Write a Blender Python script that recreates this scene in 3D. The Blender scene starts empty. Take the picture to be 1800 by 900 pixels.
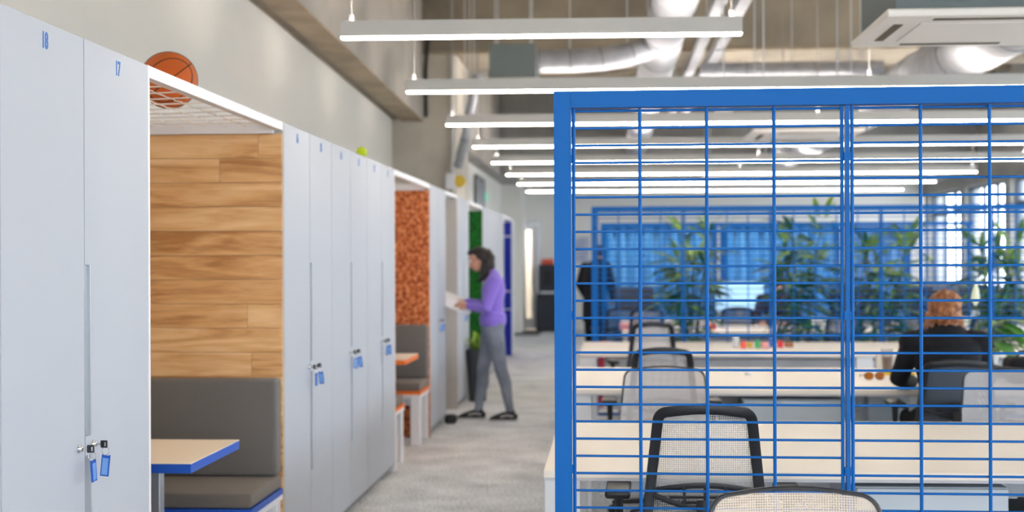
import bpy, bmesh, math, random
from mathutils import Vector, Matrix, noise
random.seed(7)
C = bpy.context.scene.collection
PI = math.pi
# ---------------------------------------------------------------- camera, world, lights, exposure
F = 2500.0; TH = math.atan(170/2500); EYE = 1.5; HZ = 457.0; ROLL = 0.0035
cd = bpy.data.cameras.new('camera'); cam = bpy.data.objects.new('camera', cd); C.objects.link(cam)
cam.location = (0, 0, EYE)
cam.rotation_euler = (PI/2, 0, 0)
cam.matrix_world = (Matrix.Translation((0, 0, EYE)) @ Matrix.Rotation(TH, 4, 'Z') @ Matrix.Rotation(PI/2, 4, 'X')
                    @ Matrix.Rotation(-ROLL, 4, 'Z'))
cd.sensor_width = 36; cd.lens = 50; cd.shift_y = 7/1800
cd.clip_end = 200
cd.dof.use_dof = True; cd.dof.focus_distance = 4.3; cd.dof.aperture_fstop = 2.8
bpy.context.scene.camera = cam
w = bpy.data.worlds.new('sky'); bpy.context.scene.world = w; w.use_nodes = True
bg = w.node_tree.nodes['Background']; bg.inputs[0].default_value = (0.86, 0.93, 1.0, 1); bg.inputs[1].default_value = 4.6
vs = bpy.context.scene.view_settings
vs.view_transform = 'Standard'; vs.look = 'None'; vs.gamma = 1; vs.exposure = 1.2; vs.use_curve_mapping = False
XR = 6.6                                   # window wall
XL = -2.75                                 # wall behind the booths
YB, YF = -7.0, 30.5                        # wall behind the camera, far wall
BAY = 3.0
def portal(y0, y1):
    ld = bpy.data.lights.new('window_portal', 'AREA'); ld.shape = 'RECTANGLE'; ld.size = 1.8; ld.size_y = y1-y0
    ld.cycles.is_portal = True
    o = bpy.data.objects.new('window_portal', ld); C.objects.link(o)
    o.location = (XR+0.28, (y0+y1)/2, 1.9); o.rotation_euler = (0, PI/2, 0)
def portal_added_back():  # guides sky light through the added windows behind the camera
    ld = bpy.data.lights.new('window_portal', 'AREA'); ld.shape = 'RECTANGLE'; ld.size = 8.4; ld.size_y = 2.7
    ld.cycles.is_portal = True
    o = bpy.data.objects.new('window_portal', ld); C.objects.link(o)
    o.location = (2.1, YB-.3, 2.25); o.rotation_euler = (PI/2, 0, 0)
portal_added_back()
portal(YB+0.5, 11.5); portal(11.5, 30)
STRIP = 13.0; UP = 65.0                                # strength of the ceiling light diffusers, and of the added upward fill

# ---------------------------------------------------------------- helpers
def ratio(px):
    t = (px-900)/F; s, c = math.sin(TH), math.cos(TH)
    return (t*c-s)/(c+t*s)
def yat(px, X): return X/ratio(px)         # distance down the room at which a line X=const passes a bearing
def depth(X, Y): return Y*math.cos(TH)-X*math.sin(TH)
def pt(px, py, Y):
    X = Y*ratio(px); return Vector((X, Y, EYE+(HZ-py)*depth(X, Y)/F))
def lin(h):
    if isinstance(h, str): h = [int(h[i:i+2], 16) for i in (0, 2, 4)]
    r = [(v/255)/12.92 if v/255 <= .04045 else ((v/255+.055)/1.055)**2.4 for v in h]
    return (*r, 1)
M = {}
def mat(name, col, rough=.5, metal=0, bump=None, var=None, emit=None, coat=0, spec=.5, sheen=0, trans=0, alpha=1):
    """bump=(scale,strength) fine relief; var=(scale,colour2,stretch) noise between two colours"""
    m = bpy.data.materials.new(name); m.use_nodes = True; nt = m.node_tree; b = nt.nodes['Principled BSDF']
    b.inputs['Base Color'].default_value = lin(col); b.inputs['Roughness'].default_value = rough
    b.inputs['Metallic'].default_value = metal; b.inputs['Specular IOR Level'].default_value = spec
    b.inputs['Coat Weight'].default_value = coat; b.inputs['Sheen Weight'].default_value = sheen
    b.inputs['Transmission Weight'].default_value = trans; b.inputs['Alpha'].default_value = alpha
    if emit: b.inputs['Emission Color'].default_value = lin(emit[0]); b.inputs['Emission Strength'].default_value = emit[1]
    tc = nt.nodes.new('ShaderNodeTexCoord')
    if var:
        mp = nt.nodes.new('ShaderNodeMapping'); nt.links.new(tc.outputs['Object'], mp.inputs[0])
        st = var[2] if len(var) > 2 else (1, 1, 1); mp.inputs['Scale'].default_value = st
        n = nt.nodes.new('ShaderNodeTexNoise'); n.inputs['Scale'].default_value = var[0]; n.inputs['Detail'].default_value = 4
        nt.links.new(mp.outputs[0], n.inputs[0])
        r = nt.nodes.new('ShaderNodeValToRGB'); r.color_ramp.elements[0].position = .35; r.color_ramp.elements[1].position = .65
        r.color_ramp.elements[0].color = lin(col); r.color_ramp.elements[1].color = lin(var[1])
        nt.links.new(n.outputs[0], r.inputs[0]); nt.links.new(r.outputs[0], b.inputs['Base Color'])
    if bump:
        n = nt.nodes.new('ShaderNodeTexNoise'); n.inputs['Scale'].default_value = bump[0]; n.inputs['Detail'].default_value = 3
        nt.links.new(tc.outputs['Object'], n.inputs[0])
        bp = nt.nodes.new('ShaderNodeBump'); bp.inputs['Strength'].default_value = bump[1]; bp.inputs['Distance'].default_value = .01
        nt.links.new(n.outputs[0], bp.inputs['Height']); nt.links.new(bp.outputs[0], b.inputs['Normal'])
    M[name] = m; return m
mat('locker_white', (184, 188, 196), .55, bump=(400, .02))
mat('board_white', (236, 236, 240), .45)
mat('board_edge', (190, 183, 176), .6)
mat('seam', (90, 96, 104), .7)
mat('plinth', (150, 152, 156), .6)
mat('alu', (205, 209, 214), .32, .75)
mat('chrome', (210, 210, 210), .15, 1)
mat('number_blue', (22, 104, 190), .5)
mat('black_plastic', (16, 18, 24), .38)
mat('dark_plastic', (34, 38, 48), .45)
mat('tag_blue', (38, 90, 185), .25, coat=.4)
mat('tag_window', (110, 160, 225), .2, coat=.6)
mat('wall_white', (240, 235, 227), .85, bump=(60, .08), var=(.5, (234, 230, 223)))
mat('wall_far', (244, 240, 234), .85)
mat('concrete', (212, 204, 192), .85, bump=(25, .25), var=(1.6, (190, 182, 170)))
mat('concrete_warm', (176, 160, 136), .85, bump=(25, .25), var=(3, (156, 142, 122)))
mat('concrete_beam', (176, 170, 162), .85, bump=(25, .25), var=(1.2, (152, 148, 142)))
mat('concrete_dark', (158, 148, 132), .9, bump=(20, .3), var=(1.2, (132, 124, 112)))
mat('ceiling_grey', (168, 165, 160), .9, bump=(20, .2), var=(.8, (150, 148, 144)))
mat('blue_paint', (0, 94, 172), .5, spec=.2)
mat('blue_dark', (14, 58, 150), .5)
mat('fabric_grey', (128, 124, 120), .95, bump=(900, .5), var=(500, (100, 97, 94)), sheen=.2)
mat('fabric_seat', (134, 124, 114), .95, bump=(900, .5), var=(500, (104, 96, 88)), sheen=.2)
mat('blue_edge', (24, 86, 190), .45)
mat('orange_edge', (244, 122, 30), .45)
mat('cream', (248, 236, 218), .5)
mat('desk_cream', (240, 231, 219), .42)
mat('desk_edge', (196, 196, 200), .5)
mat('desk_white', (228, 230, 234), .5)
mat('light_body', (196, 194, 190), .5, .1)
mat('diffuser', (255, 250, 240), .5, emit=((255, 244, 230), STRIP))
mat('added_uplight', (255, 250, 240), .5, emit=((255, 245, 234), UP))  # glow of the added upward fill hidden in the light bars
mat('duct', (178, 180, 186), .6, .35, var=(8, (160, 162, 170)))
mat('duct_ring', (140, 140, 144), .4, .8)
mat('ac_white', (246, 240, 234), .5)
mat('ac_body', (112, 122, 124), .6, .2)
mat('ac_slot', (96, 86, 66), .7)
mat('cable_black', (20, 24, 24), .6)
mat('pipe_white', (206, 204, 200), .5)
mat('steel_cable', (140, 138, 134), .6)
mat('rope', (240, 230, 220), .8)
mat('carpet_base', (190, 188, 186), 1)
mat('door_glass', (205, 220, 222), .12, trans=.0, coat=.5)
mat('poster', (168, 176, 200), .6, var=(6, (205, 208, 220)))
mat('exit_green', (60, 190, 150), .5, emit=((70, 200, 150), .6))
mat('mat_dark', (92, 92, 94), 1, bump=(300, .6))
mat('black', (10, 10, 12), .5)
mat('orange_red', (230, 92, 64), .5)
mat('paper', (236, 234, 236), .7)
mat('skin', (205, 150, 124), .55)
mat('hair_dark', (34, 22, 20), .5, bump=(90, .6), var=(40, (18, 12, 12)))
mat('hair_ginger', (186, 122, 74), .55, bump=(60, .9), var=(34, (118, 68, 38)))
mat('hair_auburn', (80, 40, 28), .55, bump=(60, .6))
mat('sweater', (136, 110, 212), .95, bump=(160, .5), sheen=.3)
mat('jeans', (136, 143, 158), .9, bump=(400, .3), var=(5, (108, 114, 128)))
mat('black_cloth', (14, 15, 22), .9, bump=(80, .4))
mat('stripe_cloth', (50, 44, 56), .9)
mat('shoe_black', (24, 22, 24), .6)
mat('shoe_stripe', (190, 190, 190), .6)
mat('leaf', (60, 108, 40), .4, var=(14, (110, 140, 48)))
mat('leaf_dark', (30, 76, 42), .4, var=(14, (56, 112, 50)))
mat('leaf_light', (140, 168, 56), .4, var=(14, (116, 156, 50)))
mat('stem', (70, 84, 40), .6)
mat('lily_leaf', (40, 104, 44), .35, var=(8, (84, 140, 44)))
mat('lily_white', (236, 240, 210), .5)
mat('pot_dark', (60, 62, 66), .6)
mat('pot_white', (225, 225, 222), .5)
mat('soil', (60, 44, 32), 1)
mat('ball', (232, 116, 34), .5, bump=(700, .6), var=(3, (216, 98, 24)))
mat('ball_seam', (18, 16, 18), .6)
mat('tennis', (205, 225, 40), .8, bump=(400, .5))
mat('screen_dark', (30, 38, 58), .25)
mat('screen_lit', (150, 190, 220), .3, emit=((150, 190, 225), .5))
mat('amber', (200, 120, 30), .1, trans=.5)
mat('clear_glass', (235, 235, 235), .05, trans=.9)
mat('brown', (150, 88, 50), .5)
mat('red', (206, 44, 50), .5)
mat('pink', (226, 150, 150), .6)
mat('green', (40, 160, 90), .5)
mat('yellow', (225, 190, 60), .5)
mat('grey_mid', (128, 124, 122), .6)
mat('pedestal', (202, 210, 216), .5)
mat('window_frame', (70, 84, 100), .5)
mat('outside_ground', (205, 205, 200), 1)
# woven mesh of the chair backs: fine open weave
def weave(name, col, pitch, open_):
    m = bpy.data.materials.new(name); m.use_nodes = True; nt = m.node_tree; b = nt.nodes['Principled BSDF']
    b.inputs['Base Color'].default_value = lin(col); b.inputs['Roughness'].default_value = .8
    tc = nt.nodes.new('ShaderNodeTexCoord'); sp = nt.nodes.new('ShaderNodeSeparateXYZ'); nt.links.new(tc.outputs['Object'], sp.inputs[0])
    def mn(op, a, b_=None):
        n = nt.nodes.new('ShaderNodeMath'); n.operation = op
        for i, v in enumerate((a, b_)):
            if v is None: continue
            if isinstance(v, (int, float)): n.inputs[i].default_value = v
            else: nt.links.new(v, n.inputs[i])
        return n.outputs[0]
    k = 2*PI/pitch
    s1 = mn('SINE', mn('MULTIPLY', mn('ADD', sp.outputs['X'], sp.outputs['Z']), k*.7071))
    s2 = mn('SINE', mn('MULTIPLY', mn('SUBTRACT', sp.outputs['X'], sp.outputs['Z']), k*.7071))
    hole = mn('GREATER_THAN', mn('MULTIPLY', s1, s2), open_)
    al = mn('SUBTRACT', 1.0, hole); nt.links.new(al, b.inputs['Alpha'])
    M[name] = m
weave('mesh_grey', (200, 196, 190), .0105, .10)
weave('mesh_light', (196, 192, 192), .006, .35)
weave('mesh_dark', (92, 100, 112), .008, .4)
weave('mesh_tan', (216, 202, 186), .0085, .40)
def wood(name, c1, c2, c3):
    m = bpy.data.materials.new(name); m.use_nodes = True; nt = m.node_tree; b = nt.nodes['Principled BSDF']; b.inputs['Roughness'].default_value = .45
    tc = nt.nodes.new('ShaderNodeTexCoord'); oi = nt.nodes.new('ShaderNodeObjectInfo')
    va = nt.nodes.new('ShaderNodeVectorMath'); va.operation = 'MULTIPLY_ADD'
    cb = nt.nodes.new('ShaderNodeCombineXYZ')
    for i in range(3): nt.links.new(oi.outputs['Random'], cb.inputs[i])
    nt.links.new(cb.outputs[0], va.inputs[0]); va.inputs[1].default_value = (31, 17, 53); nt.links.new(tc.outputs['Object'], va.inputs[2])
    mp = nt.nodes.new('ShaderNodeMapping'); mp.inputs['Scale'].default_value = (.7, 1, 6); nt.links.new(va.outputs[0], mp.inputs[0])
    n = nt.nodes.new('ShaderNodeTexNoise'); n.inputs['Scale'].default_value = 2.2; n.inputs['Detail'].default_value = 6; n.inputs['Distortion'].default_value = 1.2
    nt.links.new(mp.outputs[0], n.inputs[0])
    n2 = nt.nodes.new('ShaderNodeTexNoise'); n2.inputs['Scale'].default_value = 14; n2.inputs['Detail'].default_value = 4
    nt.links.new(mp.outputs[0], n2.inputs[0])
    mx = nt.nodes.new('ShaderNodeMath'); mx.operation = 'MULTIPLY_ADD'; nt.links.new(n2.outputs[0], mx.inputs[0]); mx.inputs[1].default_value = .22
    nt.links.new(n.outputs[0], mx.inputs[2])
    ad = nt.nodes.new('ShaderNodeMath'); ad.operation = 'MULTIPLY_ADD'; nt.links.new(oi.outputs['Random'], ad.inputs[0]); ad.inputs[1].default_value = .14
    nt.links.new(mx.outputs[0], ad.inputs[2])
    r = nt.nodes.new('ShaderNodeValToRGB'); e = r.color_ramp.elements
    e[0].position = .46; e[0].color = lin(c1); e[1].position = .86; e[1].color = lin(c3); k = e.new(.64); k.color = lin(c2)
    nt.links.new(ad.outputs[0], r.inputs[0]); nt.links.new(r.outputs[0], b.inputs['Base Color']); M[name] = m
wood('wood', (178, 124, 72), (218, 168, 112), (238, 198, 146))
def cork(name, cols, scale, rough_bump):
    m = bpy.data.materials.new(name); m.use_nodes = True; nt = m.node_tree; b = nt.nodes['Principled BSDF']; b.inputs['Roughness'].default_value = .9
    tc = nt.nodes.new('ShaderNodeTexCoord')
    n = nt.nodes.new('ShaderNodeTexNoise'); n.inputs['Scale'].default_value = scale; n.inputs['Detail'].default_value = 3; nt.links.new(tc.outputs['Object'], n.inputs[0])
    v = nt.nodes.new('ShaderNodeTexVoronoi'); v.inputs['Scale'].default_value = scale*1.6; nt.links.new(tc.outputs['Object'], v.inputs[0])
    mx = nt.nodes.new('ShaderNodeMath'); mx.operation = 'MULTIPLY_ADD'; nt.links.new(v.outputs['Distance'], mx.inputs[0]); mx.inputs[1].default_value = -.35
    nt.links.new(n.outputs[0], mx.inputs[2])
    r = nt.nodes.new('ShaderNodeValToRGB'); e = r.color_ramp.elements; e[0].position = .2; e[0].color = lin(cols[0]); e[1].position = .5; e[1].color = lin(cols[2])
    k = e.new(.34); k.color = lin(cols[1]); nt.links.new(mx.outputs[0], r.inputs[0]); nt.links.new(r.outputs[0], b.inputs['Base Color'])
    bp = nt.nodes.new('ShaderNodeBump'); bp.inputs['Strength'].default_value = rough_bump; bp.inputs['Distance'].default_value = .02
    nt.links.new(mx.outputs[0], bp.inputs['Height']); nt.links.new(bp.outputs[0], b.inputs['Normal']); M[name] = m
cork('cork', ((150, 72, 36), (208, 116, 66), (232, 158, 104)), 30, .5)
cork('moss', ((6, 60, 16), (18, 112, 34), (40, 140, 44)), 40, .9)
def carpet():
    m = M['carpet_base']; nt = m.node_tree; b = nt.nodes['Principled BSDF']
    tc = nt.nodes.new('ShaderNodeTexCoord')
    def nz(s, d=3):
        n = nt.nodes.new('ShaderNodeTexNoise'); n.inputs['Scale'].default_value = s; n.inputs['Detail'].default_value = d
        nt.links.new(tc.outputs['Object'], n.inputs[0]); return n
    a = nz(62); c = nz(3.0)
    mx = nt.nodes.new('ShaderNodeMath'); mx.operation = 'MULTIPLY_ADD'; nt.links.new(c.outputs[0], mx.inputs[0]); mx.inputs[1].default_value = .35
    nt.links.new(a.outputs[0], mx.inputs[2])
    r = nt.nodes.new('ShaderNodeValToRGB'); e = r.color_ramp.elements; e[0].position = .5; e[0].color = lin((154, 156, 160)); e[1].position = .82; e[1].color = lin((240, 241, 243))
    nt.links.new(mx.outputs[0], r.inputs[0]); nt.links.new(r.outputs[0], b.inputs['Base Color'])
    bp = nt.nodes.new('ShaderNodeBump'); bp.inputs['Strength'].default_value = .6; bp.inputs['Distance'].default_value = .01
    nt.links.new(a.outputs[0], bp.inputs['Height']); nt.links.new(bp.outputs[0], b.inputs['Normal'])
carpet()

def new(): return bmesh.new()
def box(bm, x0, x1, y0, y1, z0, z1, bev=0):
    r = bmesh.ops.create_cube(bm, size=1, matrix=Matrix.Translation(((x0+x1)/2, (y0+y1)/2, (z0+z1)/2)) @ Matrix.Diagonal((x1-x0, y1-y0, z1-z0, 1)))
    if bev:
        es = list({e for v in r['verts'] for e in v.link_edges})
        bmesh.ops.bevel(bm, geom=es, offset=bev, segments=3 if bev > .008 else 1, affect='EDGES', profile=.5)
    return bm
def ring(center, a, b, ra, rb, n): return [center + a*(ra*math.cos(2*PI*i/n)) + b*(rb*math.sin(2*PI*i/n)) for i in range(n)]
def loft(bm, rings, cap=True):
    vs_ = [[bm.verts.new(p) for p in r] for r in rings]; n = len(rings[0])
    for a, b in zip(vs_, vs_[1:]):
        for i in range(n): bm.faces.new((a[i], a[(i+1) % n], b[(i+1) % n], b[i]))
    if cap: bm.faces.new(list(reversed(vs_[0]))); bm.faces.new(vs_[-1])
    return vs_
def tube(bm, pts, r, n=8, radii=None, side=None, flat=None, rnd=False):
    pts = [Vector(p) for p in pts]; R = []
    if radii is None: radii = [r]*len(pts)
    if rnd:                                  # rounded ends
        d0 = (pts[0]-pts[1]).normalized(); d1 = (pts[-1]-pts[-2]).normalized()
        r0, r1 = radii[0], radii[-1]
        k0 = r0 if not isinstance(r0, tuple) else min(r0); k1 = r1 if not isinstance(r1, tuple) else min(r1)
        sc = lambda q, s: q*s if not isinstance(q, tuple) else (q[0]*s, q[1]*s)
        pts = [pts[0]+d0*k0*.9, pts[0]+d0*k0*.5]+pts+[pts[-1]+d1*k1*.5, pts[-1]+d1*k1*.9]
        radii = [sc(r0, .4), sc(r0, .85)]+list(radii)+[sc(r1, .85), sc(r1, .4)]
    prev = None
    for i, p in enumerate(pts):
        t = (pts[min(i+1, len(pts)-1)]-pts[max(i-1, 0)]).normalized()
        a = Vector(side) if side else (prev if prev is not None else (Vector((0, 0, 1)) if abs(t.z) < .9 else Vector((1, 0, 0))))
        a = (a - t*a.dot(t))
        if a.length < 1e-4: a = t.orthogonal()
        a.normalize(); prev = a; b = t.cross(a)
        q = radii[i]; ra, rb = q if isinstance(q, tuple) else (q, q)
        R.append(ring(p, a, b, ra, rb, n))
    loft(bm, R); return bm
def lathe(bm, prof, n=20, cx=0, cy=0):
    R = [[Vector((cx+r*math.cos(2*PI*i/n), cy+r*math.sin(2*PI*i/n), z)) for i in range(n)] for r, z in prof]
    loft(bm, R); return bm
def prism(bm, poly, d, axis='z', off=0):
    """poly = 2D points; extruded by d along axis"""
    def P(u, v, t): return Vector((u, v, t)) if axis == 'z' else (Vector((u, t, v)) if axis == 'y' else Vector((t, u, v)))
    a = [P(u, v, off) for u, v in poly]; b = [P(u, v, off+d) for u, v in poly]
    loft(bm, [a, b]); return bm
def sphere(bm, c, r, seg=16, s=(1, 1, 1)):
    bmesh.ops.create_uvsphere(bm, u_segments=seg, v_segments=max(6, seg//2), radius=1, matrix=Matrix.Translation(c) @ Matrix.Diagonal((r*s[0], r*s[1], r*s[2], 1))); return bm
def obj(name, bm, m, parent=None, smooth=False, loc=None, rot=None):
    bmesh.ops.recalc_face_normals(bm, faces=bm.faces)
    me = bpy.data.meshes.new(name); bm.to_mesh(me); bm.free()
    if smooth:
        for p in me.polygons: p.use_smooth = True
        if smooth != 'all': me.set_sharp_from_angle(angle=math.radians(40))
    for q in (m if isinstance(m, (list, tuple)) else [m]): me.materials.append(M[q])
    o = bpy.data.objects.new(name, me); C.objects.link(o)
    if parent: o.parent = parent
    if loc: o.location = loc
    if rot: o.rotation_euler = rot
    return o
def inst(name, src, parent, loc=(0, 0, 0), rot=(0, 0, 0), m=None):
    o = src.copy(); o.name = name; C.objects.link(o); o.parent = parent; o.location = loc; o.rotation_euler = rot
    for k in ('label', 'category', 'group', 'kind'):
        if k in o: del o[k]
    return o
def struct(name, bm, m, parent=None, smooth=False):
    o = obj(name, bm, m, parent, smooth)
    if not parent: o['kind'] = 'structure'
    return o
def thing(name, label, cat, loc=(0, 0, 0), rz=0, group=None):
    o = bpy.data.objects.new(name, None); C.objects.link(o); o.location = loc; o.rotation_euler = (0, 0, rz); o.empty_display_size = .1
    return tag(o, label, cat, group)
def tag(o, label, cat, group=None):
    o['label'] = label; o['category'] = cat
    if group: o['group'] = group
    return o
def dup(root, loc, rz=0, label=None, group=None):
    r = root.copy(); C.objects.link(r); r.location = loc; r.rotation_euler = (0, 0, rz)
    if label: r['label'] = label
    if group: r['group'] = group
    for ch in list(root.children):
        c = ch.copy(); C.objects.link(c); c.parent = r
        for g in ch.children:
            d = g.copy(); C.objects.link(d); d.parent = c
    return r
def glassmat(name, tint, refl):
    m = bpy.data.materials.new(name); m.use_nodes = True; nt = m.node_tree; nt.nodes.remove(nt.nodes['Principled BSDF'])
    t = nt.nodes.new('ShaderNodeBsdfTransparent'); t.inputs[0].default_value = tint
    g = nt.nodes.new('ShaderNodeBsdfGlossy'); g.inputs[1].default_value = .03
    x = nt.nodes.new('ShaderNodeMixShader'); x.inputs[0].default_value = refl
    nt.links.new(t.outputs[0], x.inputs[1]); nt.links.new(g.outputs[0], x.inputs[2]); nt.links.new(x.outputs[0], nt.nodes['Material Output'].inputs[0]); M[name] = m
glassmat('pane_glass', (.96, .98, 1, 1), .06)
# ================================================================ STRUCTURE
LX = -1.52                                   # plane of the locker fronts
struct('floor', box(new(), -2.9, 7.0, YB, YF+.2, -.1, 0), 'carpet_base')
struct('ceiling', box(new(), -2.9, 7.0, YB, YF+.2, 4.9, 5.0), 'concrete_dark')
struct('wall_left', box(new(), XL-.15, XL, YB, 19.55, 0, 4.9), 'wall_white')
struct('wall_left', box(new(), XL-.15, -2.2, 19.56, YF, 0, 4.9), 'wall_white')
b = new(); box(b, -2.9, 7.0, YB-.15, YB, 0, .9); box(b, -2.9, 7.0, YB-.15, YB, 3.6, 4.9)
for k in range(4): x = -2.1+2.8*k; box(b, -2.9 if k == 0 else x-.12, 7.0 if k == 3 else x+.12, YB-.15, YB, .9, 3.6)
struct('wall_back', b, 'wall_white')
for k in range(3):  # unseen windows added in the back wall to bring in fill light
    x0, x1 = -2.1+2.8*k+.12, -2.1+2.8*(k+1)-.12
    t = bpy.data.objects.new('window_%d' % (30+k), None); C.objects.link(t); t['kind'] = 'structure'; t.location = ((x0+x1)/2, YB-.1, 0); hl = (x1-x0)/2
    b = new(); box(b, -hl, -hl+.05, 0, .07, .9, 3.6); box(b, hl-.05, hl, 0, .07, .9, 3.6); box(b, -hl+.05, hl-.05, 0, .07, .9, .95); box(b, -hl+.05, hl-.05, 0, .07, 3.55, 3.6); obj('window_frame', b, 'window_frame', t)
    obj('mullion', box(new(), -.03, .03, 0, .07, .95, 3.55), 'window_frame', t)
    for u in (0, 1): obj('pane', box(new(), -hl+.05+u*(hl-.02), -.03+u*(hl-.02), .03, .036, .95, 3.55), 'pane_glass', t)
# far wall with a door opening
DX0, DX1 = YF*ratio(915), YF*ratio(948); DH = 2.27
b = new(); box(b, -2.9, DX0, YF, YF+.15, 0, 4.9); box(b, DX1, 7.0, YF, YF+.15, 0, 4.9); box(b, DX0, DX1, YF, YF+.15, DH, 4.9)
struct('wall_far', b, 'wall_far')
b = new(); box(b, DX0-.3, DX1+.4, YF+1.2, YF+1.3, 0, 3); box(b, DX0-.3, DX0-.2, YF+.15, YF+1.2, 0, 3); box(b, DX1+.4, DX1+.5, YF+.15, YF+1.2, 0, 3); box(b, DX0-.3, DX1+.5, YF+.15, YF+1.3, 3, 3.05); box(b, DX0-.3, DX1+.5, YF+.15, YF+1.3, -.1, 0)
struct('wall_lobby', b, 'wall_far')
o = obj('lobby_fill_lamp', box(new(), DX0-.1, DX1+.2, YF+.4, YF+.9, 2.96, 2.99), 'diffuser'); tag(o, 'added fill lamp brightening the lobby behind the far glass door', 'lamp')  # glowing panel added so the lobby looks bright through the door
d = thing('door_1', '', ''); del d['label'], d['category']; d['kind'] = 'structure'; d.location = ((DX0+DX1)/2, YF-.03, 0)
hw = (DX1-DX0)/2
b = new(); box(b, -hw-.05, -hw+.05, -.02, .1, 0, DH+.05); box(b, hw-.05, hw+.05, -.02, .1, 0, DH+.05); box(b, -hw+.05, hw-.05, -.02, .1, DH-.05, DH+.05)
obj('door_frame', b, 'alu', d)
b = new(); box(b, -hw+.05, -hw+.12, 0, .04, .02, DH-.05); box(b, hw-.17, hw-.05, 0, .04, .02, DH-.05); box(b, -hw+.12, hw-.17, 0, .04, .02, .25); box(b, -hw+.12, hw-.17, 0, .04, DH-.13, DH-.05)
obj('door_leaf', b, 'board_white', d)
obj('pane', box(new(), -hw+.12, hw-.17, .015, .025, .25, DH-.13), 'pane_glass', d)
obj('door_handle', tube(new(), [(hw-.11, -.07, .8), (hw-.11, -.07, 1.35)], .015), 'chrome', d, True)
# lowered ceiling at the far end, cross beams, columns, edge beam along the left wall
struct('concrete_beam', box(new(), -2.2, XR+.3, 26.0, YF-.01, 3.05, 4.89), 'ceiling_grey')
b = new()                                   # edge beam, its underside falling slightly with the roof
for_ = [(-7, 3.28+.0275*25), (17.98, 3.28)]
loft(b, [[Vector((XL+.12, y, h)), Vector((-2.35, y, h)), Vector((-2.35, y, 4.89)), Vector((XL+.12, y, 4.89))] for y, h in for_])
struct('concrete_beam', b, ['concrete_beam'])
b = new(); loft(b, [[Vector((-2.61, y, h-.012)), Vector((-2.352, y, h-.012)), Vector((-2.352, y, h)), Vector((-2.61, y, h))] for y, h in for_])
struct('lit_underside', b, 'concrete_warm')  # warm tone paints the lit look of the beam underside
b = new(); loft(b, [[Vector((XL, y, h+.03)), Vector((XL+.12, y, h+.03)), Vector((XL+.12, y, 4.89)), Vector((XL, y, 4.89))] for y, h in for_])
struct('shade_gap_strip', b, 'concrete_dark')  # darker tone paints the shade in the gap along the wall
struct('concrete_column', box(new(), XL, -1.93, 18.0, 19.54, 0, 4.12), 'concrete')
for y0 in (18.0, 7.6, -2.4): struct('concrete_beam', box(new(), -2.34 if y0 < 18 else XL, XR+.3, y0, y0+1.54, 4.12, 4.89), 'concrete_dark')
for y0 in (18.0, 7.6, -2.4): struct('trim_3', box(new(), -2.3, XR, y0-.02, y0, 4.12, 4.155), 'concrete_warm')
struct('concrete_beam', box(new(), -2.2, -1.98, 19.56, 25.98, 3.05, 4.89), 'concrete_beam')
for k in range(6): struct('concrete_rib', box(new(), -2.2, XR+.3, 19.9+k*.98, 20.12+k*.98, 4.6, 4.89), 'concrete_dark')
# right wall: sill, header, piers, windows
b = new(); box(b, XR, XR+.3, YB, YF, 0, .98); box(b, XR, XR+.3, YB, YF, 2.82, 4.9)
ys = [YF-.4-BAY*i for i in range(13)]
for y in ys: box(b, XR, XR+.3, max(YB, y-.18), min(YF, y+.18), .98, 2.82)
struct('wall_right', b, 'ceiling_grey')
wn = 0; wsrc = None
for i, y in enumerate(ys[:-1]):
    wn += 1; y0, y1 = y-BAY+.18, y-.18; cy = (y0+y1)/2; hl = (y1-y0)/2
    t = bpy.data.objects.new('window_%d' % wn, None); C.objects.link(t); t['kind'] = 'structure'; t.location = (XR+.1, cy, 0)
    if wsrc:
        for ch in wsrc.children: inst(ch.name.split('.')[0], ch, t, ch.location)
    else:
        wsrc = t
        b = new(); box(b, 0, .07, -hl, -hl+.05, .98, 2.82); box(b, 0, .07, hl-.05, hl, .98, 2.82); box(b, 0, .07, -hl+.05, hl-.05, .98, 1.03); box(b, 0, .07, -hl+.05, hl-.05, 2.77, 2.82)
        obj('window_frame', b, 'window_frame', t)
        obj('transom', box(new(), -.005, .065, -hl+.05, hl-.05, 2.36, 2.44), 'window_frame', t)
        for u in (-1, 1):
            obj('mullion', box(new(), 0, .07, u*hl/3-.025, u*hl/3+.025, 1.03, 2.36), 'window_frame', t)
            obj('mullion', box(new(), 0, .07, u*hl/3-.03, u*hl/3+.03, 2.44, 2.77), 'window_frame', t)
        for u in (-1, 0, 1): obj('pane', box(new(), .03, .036, u*hl*2/3-hl/3+.04, u*hl*2/3+hl/3-.04, 1.03, 2.36), 'pane_glass', t); obj('pane', box(new(), .03, .036, u*hl*2/3-hl/3+.04, u*hl*2/3+hl/3-.04, 2.44, 2.77), 'pane_glass', t)
struct('outside_ground', box(new(), -60, 60, -60, 90, -.4, -.3), 'outside_ground')
# far right corner: light partition wall with doorway pier
struct('trim_4', box(new(), -2.2, -1.78, 29.0, YF-.01, 0, 3.04), 'wall_white')

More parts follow.
